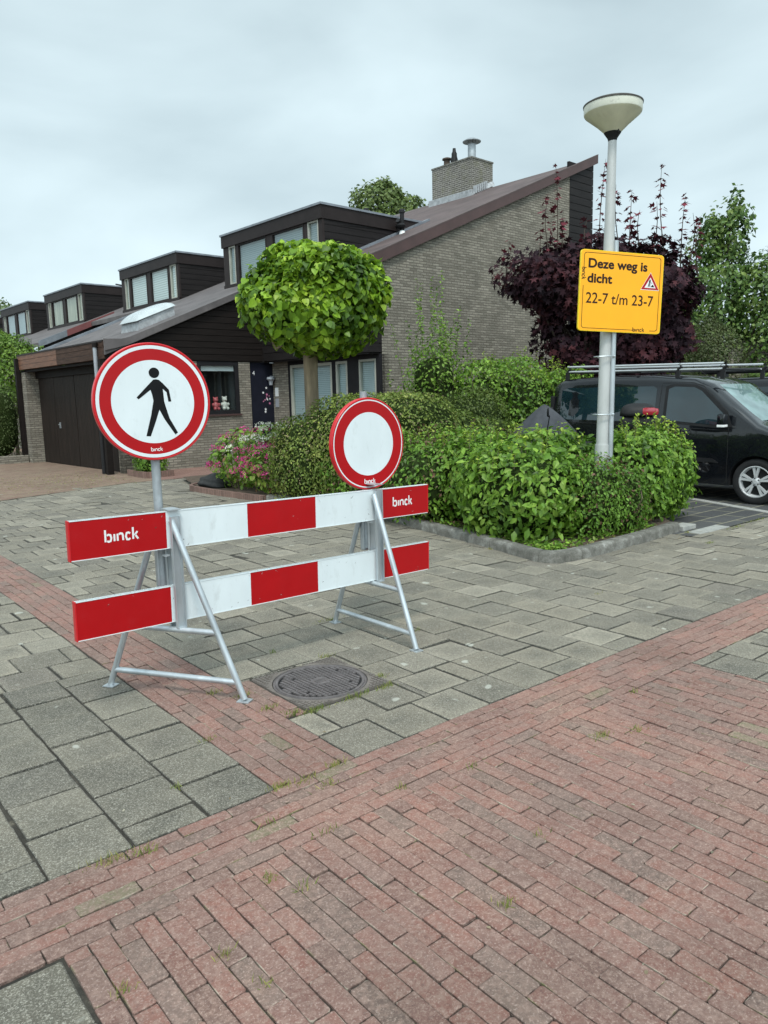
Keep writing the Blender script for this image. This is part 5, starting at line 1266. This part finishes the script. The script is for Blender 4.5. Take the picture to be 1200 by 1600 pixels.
for x, y, z, h in SP:
    z -= .3; h = (h+.3)*random.uniform(1.0, 1.12); dx, dy = random.gauss(0, .07)*h, random.gauss(0, .05)*h; bw = random.gauss(0, .07)*h
    def pt(f): return (x+dx*f+bw*sin(pi*f)-mbse[0], y+dy*f-mbse[1], z+h*f-mbse[2])
    mb.tube([pt(-.25), pt(.1), pt(.35), pt(.6), pt(.85), pt(1)], [.014,.012,.010,.008,.005,.003], 5)
    f = random.uniform(.02, .1); sz_ = 0
    while f < 1:
        for q in range(3):
            if random.random() < .22: continue
            a = random.uniform(0, 6.28); r = .12*(1-.55*f)*random.uniform(.4, 1.2); b = pt(f+random.gauss(0, .01)); Pp.append((b[0]+cos(a)*r, b[1]+sin(a)*r, b[2]+random.gauss(0, .02))); Nn.append((cos(a)*.5, sin(a)*.5, 1))
        f += random.uniform(.09, .19)/h*(1.15-.5*f)
tag(mb.build('shoot', 'bark_dark', mt), kind='stuff')
leaves('shoot_leaves', np.array(Pp), np.array(Nn), .12, 'maple', 'leaf_purple', mt, [(.10,.02,.03),(.16,.03,.045),(.07,.025,.03)], tipdir=(0,0,-.5), jit=.3, tj=.9)

# trees behind
def tree(label, base, ells, n, size, cols, tpl='tri', trunk_h=2, tr=.15, group='trees beyond the parked vans', name='leafy_tree', mat='leaf_small', **kw):
    t = thing(name, label, 'tree', base, 0, group); kw.setdefault('depth', .3); kw.setdefault('lump', .2)
    P, Nn = blobs(n, ells, **kw); leaves('crown', rel(P, base), Nn, size, tpl, mat, t, cols, tipdir=(0,0,-.7))
    mb = MB(); e0 = ells[0]; mb.tube([(0,0,-.1),(0,0,trunk_h*.5),(e0[0]-base[0],e0[1]-base[1],trunk_h+.5),(e0[0]-base[0],e0[1]-base[1],e0[2]+e0[5]*.6)], [tr,tr*.8,tr*.6,tr*.15], 9)
    branches(mb, (0,0,trunk_h*.7), [(e[0]-base[0]+random.gauss(0,.3)*e[3], e[1]-base[1]+random.gauss(0,.3)*e[4], e[2]-base[2]+e[5]*random.uniform(0,.7)) for e in ells*3], tr*.4, 6); mb.build('trunk', 'bark_dark', t, smooth=True)
    return t
TG = [(.04,.085,.02),(.075,.14,.03),(.12,.2,.045)]
tree('tall green tree with upright shoots at the right edge behind the vans', (18.2,7.2,0), [(18.0,7.4,3.6,.9,.9,2.0),(18.1,7.0,5.3,.35,.35,1.3),(17.9,7.5,5.2,.28,.3,1.1),(18.5,6.4,3.6,.9,.9,1.6),(17.6,7.6,2.4,.9,.9,1.4),(18.6,6.0,2.2,1.2,1.0,1.3)], 15000, .13, TG+[(.2,.27,.07)], depth=.35, lump=.25, seed=70)
tree('broad green tree cut by the right edge of the photo', (19.6,5.6,0), [(19.6,5.8,4.0,1.3,1.2,1.7),(20.4,4.8,4.2,1.5,1.4,1.9),(19.2,6.1,2.6,1.2,1.2,1.5),(20.3,4.6,2.4,1.6,1.3,1.6),(18.6,5.2,2.0,.9,.9,1.2)], 13000, .13, [(.05,.10,.02),(.09,.17,.03),(.14,.22,.04)], depth=.3, seed=73)
tree('conical dense olive-green bush behind the roof rack', (16.5,6.6,0), [(16.5,6.6,1.7,.85,.85,1.6),(16.4,6.7,2.7,.4,.4,.75)], 9000, .055, [(.045,.065,.02),(.08,.10,.035),(.11,.13,.05)], depth=.12, lump=.06, seed=76, trunk_h=1, tr=.08, name='conifer')
tree('leafy tree showing above the roof between dormer and chimney', (27.5,31.8,0), [(27.2,32.0,12.3,1.7,1.7,1.5),(28.3,31.0,11.9,1.3,1.3,1.2),(27.0,32.2,11.2,2.0,2.0,1.2),(27.5,31.7,13.0,1.0,1.0,.8)], 6500, .24, [(.07,.11,.03),(.12,.17,.045),(.17,.22,.06)], trunk_h=9, tr=.3, group='trees beyond the houses', depth=.3, seed=80)
tree('bright green young tree above the clipped hedge at the left edge', (5.0,23.9,0), [(5.0,23.9,2.9,1.1,1.0,1.2),(4.5,24.2,3.4,.8,.7,.9),(5.7,23.6,2.7,.8,.7,1.0),(4.4,23.8,2.0,1.0,.8,.9)], 15000, .10, [(.07,.14,.02),(.13,.23,.03),(.2,.3,.05)], trunk_h=1.6, tr=.06, group='trees left of the garage', depth=.3, seed=83)
for i, (x, y, z, r, lab) in enumerate([(12.2,55,7.4,1.7,'hazy tree top over the farthest dormer, at the left edge'),(15.0,56,7.3,1.5,'hazy tree top just left of the dormer with cream curtains')]):
    tree(lab, (x,y,0), [(x,y,z,r,r,1.5),(x+1.0,y,z-.5,r*.7,r*.7,1.1)], 2600, .26, [(.10,.15,.06),(.16,.21,.09)], trunk_h=5, tr=.2, group='trees beyond the houses', depth=.4, seed=86+i)
bush('tall clipped grey-green hedge left of the garage', 'hedge', [(3.6,21.7,1.12,1.0,.8,1.12),(2.6,22.6,1.12,1.0,.9,1.12)], [(12000, .05, 'oval', [(.06,.09,.03),(.10,.14,.045),(.14,.18,.07)], 'leaf_small', dict(bx, power=5))], 20, 'clipped_hedge', 'hedges left of the garage', seed=90, zmin=.05)
mb = MB(); mb.box((2.0,20.75,-.02),(4.5,20.95,.22)); tag(mb.build('low_wall', 'gable'), 'low brick wall under the hedge left of the garage', 'wall')
gw = thing('garden_wall', 'grey brick garden building wall seen between purple tree and conical bush', 'wall', (16.2,9.6,0), math.atan2(-3.6,2.0))
mb = MB(); mb.box((0,0,-.05),(4.2,.22,2.75)); mb.build('wall', 'gable', gw); mb = MB(); mb.box((-.03,-.03,2.75),(4.23,.25,2.83)); mb.build('coping', 'trimdark', gw)

# grit, dry leaves and twigs lying on the paving
P = np.array([(random.uniform(-1.4, 6.5), random.uniform(-2.2, 7), .002) for _ in range(260)]+[(random.gauss(3.9+i*.02, .12), random.gauss(2.4+i*.05, .2), .002) for i in range(60)]+[(random.uniform(4.3, 6.8), random.gauss(1.70, .05), .002) for _ in range(90)])
tag(leaves('leaf_litter', P, np.tile([0,0,1.0], (len(P),1)), .018, 'oval', 'grass', None, [(.32,.25,.12),(.2,.15,.08),(.45,.42,.33),(.12,.10,.06)], tipdir=(0,0,.05), jit=.25), 'scattered dry leaf bits and grit on the paving', 'leaf litter', kind='stuff')
# window figurines
HM = Matrix.Translation(Vector(O)) @ Matrix.Rotation(PHI, 4, 'Z')
def figurine(a, b, mat, label, s_=1.0):
    bm = bmesh.new()
    for (x, y, z, r, sz) in ((0,0,.09,.075,1.25),(0,0,.225,.058,1.0),(-.045,0,.275,.02,1),(.045,0,.275,.02,1),(-.075,-.02,.12,.03,1.3),(.075,-.02,.12,.03,1.3),(-.045,-.05,.03,.035,1),(.045,-.05,.03,.035,1),(0,-.055,.215,.024,.8)):
        g = bmesh.ops.create_uvsphere(bm, u_segments=14, v_segments=10, radius=r); 
        for v in g['verts']: v.co = Vector((v.co.x+x, v.co.y+y, v.co.z*sz+z))*s_
    me = bpy.data.meshes.new('figurine'); bm.to_mesh(me); bm.free(); me.materials.append(M[mat])
    me.polygons.foreach_set('use_smooth', [True]*len(me.polygons))
    o = bpy.data.objects.new('figurine', me); COL.objects.link(o); md = o.modifiers.new('r', 'REMESH'); md.mode = 'VOXEL'; md.voxel_size = .009; md.use_smooth_shade = True
    dg = bpy.context.evaluated_depsgraph_get(); o2 = bpy.data.meshes.new_from_object(o.evaluated_get(dg)); o.modifiers.clear(); o.data = o2; o2.name = 'figurine'
    o.matrix_world = HM @ Matrix.Translation((a, b, 1.402)); return tag(o, label, 'figurine', 'figurines on the window sill')
figurine(2.86, .2, 'fig_red', 'small red and white bear figure on the window sill, left one', 1.15)
figurine(3.12, .2, 'fig_white', 'small cream bear figure on the window sill, right one', 1.2)

# weeds and moss in the joints, fallen leaves
def tufts(name, label, spots, cols, h=.035, per=22, spread=.05):
    P = []; 
    for x, y, k, sp in spots:
        for i in range(int(per*k)): P.append((x+random.gauss(0, sp*.5)+random.gauss(0,.01), y+random.gauss(0, spread*.5), -.004))
    P = np.array(P); N_ = rng.normal(0, 1, (len(P), 3)); N_[:, 2] = np.abs(N_[:, 2])*.2
    o = leaves(name, P, N_, h, 'blade', 'grass', None, cols, tipdir=(0,0,1.2), jit=.2, tj=.55); return tag(o, label, 'weeds', kind='stuff')
sp = [(-.72,-.03,1.6,.10),(-.60,-.06,1,.06),(.02,.0,2,.07),(.12,-.03,1.4,.08),(.19,-.12,.8,.05),(.32,.0,1.4,.06),(-.34,-.5,.7,.03),(-.28,-.62,.5,.03),(.40,-.35,.5,.02),(1.42,-.62,1.2,.04),(1.60,-.70,.8,.03),(2.0,-.42,.5,.02),(.17,-1.12,1.0,.04),(-.62,-.72,.7,.03),(.48,.60,1.6,.05),(.60,.56,2,.09),(.85,.56,1.8,.10),(1.05,.56,1.5,.08),(.42,.75,1.5,.05),(.40,1.0,1.2,.05),(.30,1.15,1,.05),(1.14,.70,1,.03),(1.12,1.2,.8,.05),(-0.60,-0.90,.45,.03),(0.55,-0.95,.45,.03),(0.75,-0.42,.45,.03),(-0.15,-0.20,.45,.03),(-0.30,0.30,.45,.03),(0.90,1.50,.45,.03),(1.90,1.20,.45,.03),(3.60,0.90,.45,.03),(4.35,2.75,1.2,.04),(6.62,1.78,1.2,.06),(7.3,1.55,2,.25),(8.0,1.6,2.2,.3),(6.2,1.3,.8,.06),(.0,.62,.6,.04),(-.02,-.40,.6,.1),(1.6,1.85,1.2,.12),(-.9,-.66,.9,.02)]
tufts('grass', 'small tufts of grass and moss in the paving joints', sp, [(.10,.16,.03),(.22,.26,.07),(.38,.33,.12)], h=.030, per=44, spread=.026)
gx = [(random.uniform(4.5,6.9)+0, 0, 0, 0) for _ in range(0)]
P = []; 
for i in range(1500):
    k = random.random()*(len(KS)-12)+8; a = KS[int(k)]; b = KS[min(int(k)+1, len(KS)-1)]; f = k-int(k); d = Vector((b[0]-a[0], b[1]-a[1])).normalized(); w = random.uniform(.15,.42)
    P.append((a[0]+(b[0]-a[0])*f-d.y*w, a[1]+(b[1]-a[1])*f+d.x*w, .085+random.random()*.03))
P = np.array(P); tag(leaves('ground_cover', P, np.tile([0,0,1.0], (len(P),1)), .05, 'oval', 'leaf_small', None, G1+[(.16,.11,.05),(.2,.13,.07)], tipdir=(0,0,.1), jit=.5), 'low creeping leaves and dry litter along the inner edge of the kerb', 'ground cover', kind='stuff')
P = []
for i in range(1500): x = random.gauss(3.6, 1.3); y = 13.0+random.gauss(1.2, 1.1); P.append((x, y, .012))
P = [p for p in P if p[1] > 12.2 and p[0] < 4.6]; P = np.array(P); tag(leaves('fallen_leaves', P, np.tile([0,0,1.0], (len(P),1)), .035, 'oval', 'grass', None, [(.25,.24,.10),(.3,.27,.14),(.2,.22,.07)], tipdir=(0,0,.05), jit=.25), 'scattered dry leaves and moss on the driveway', 'leaf litter', kind='stuff')
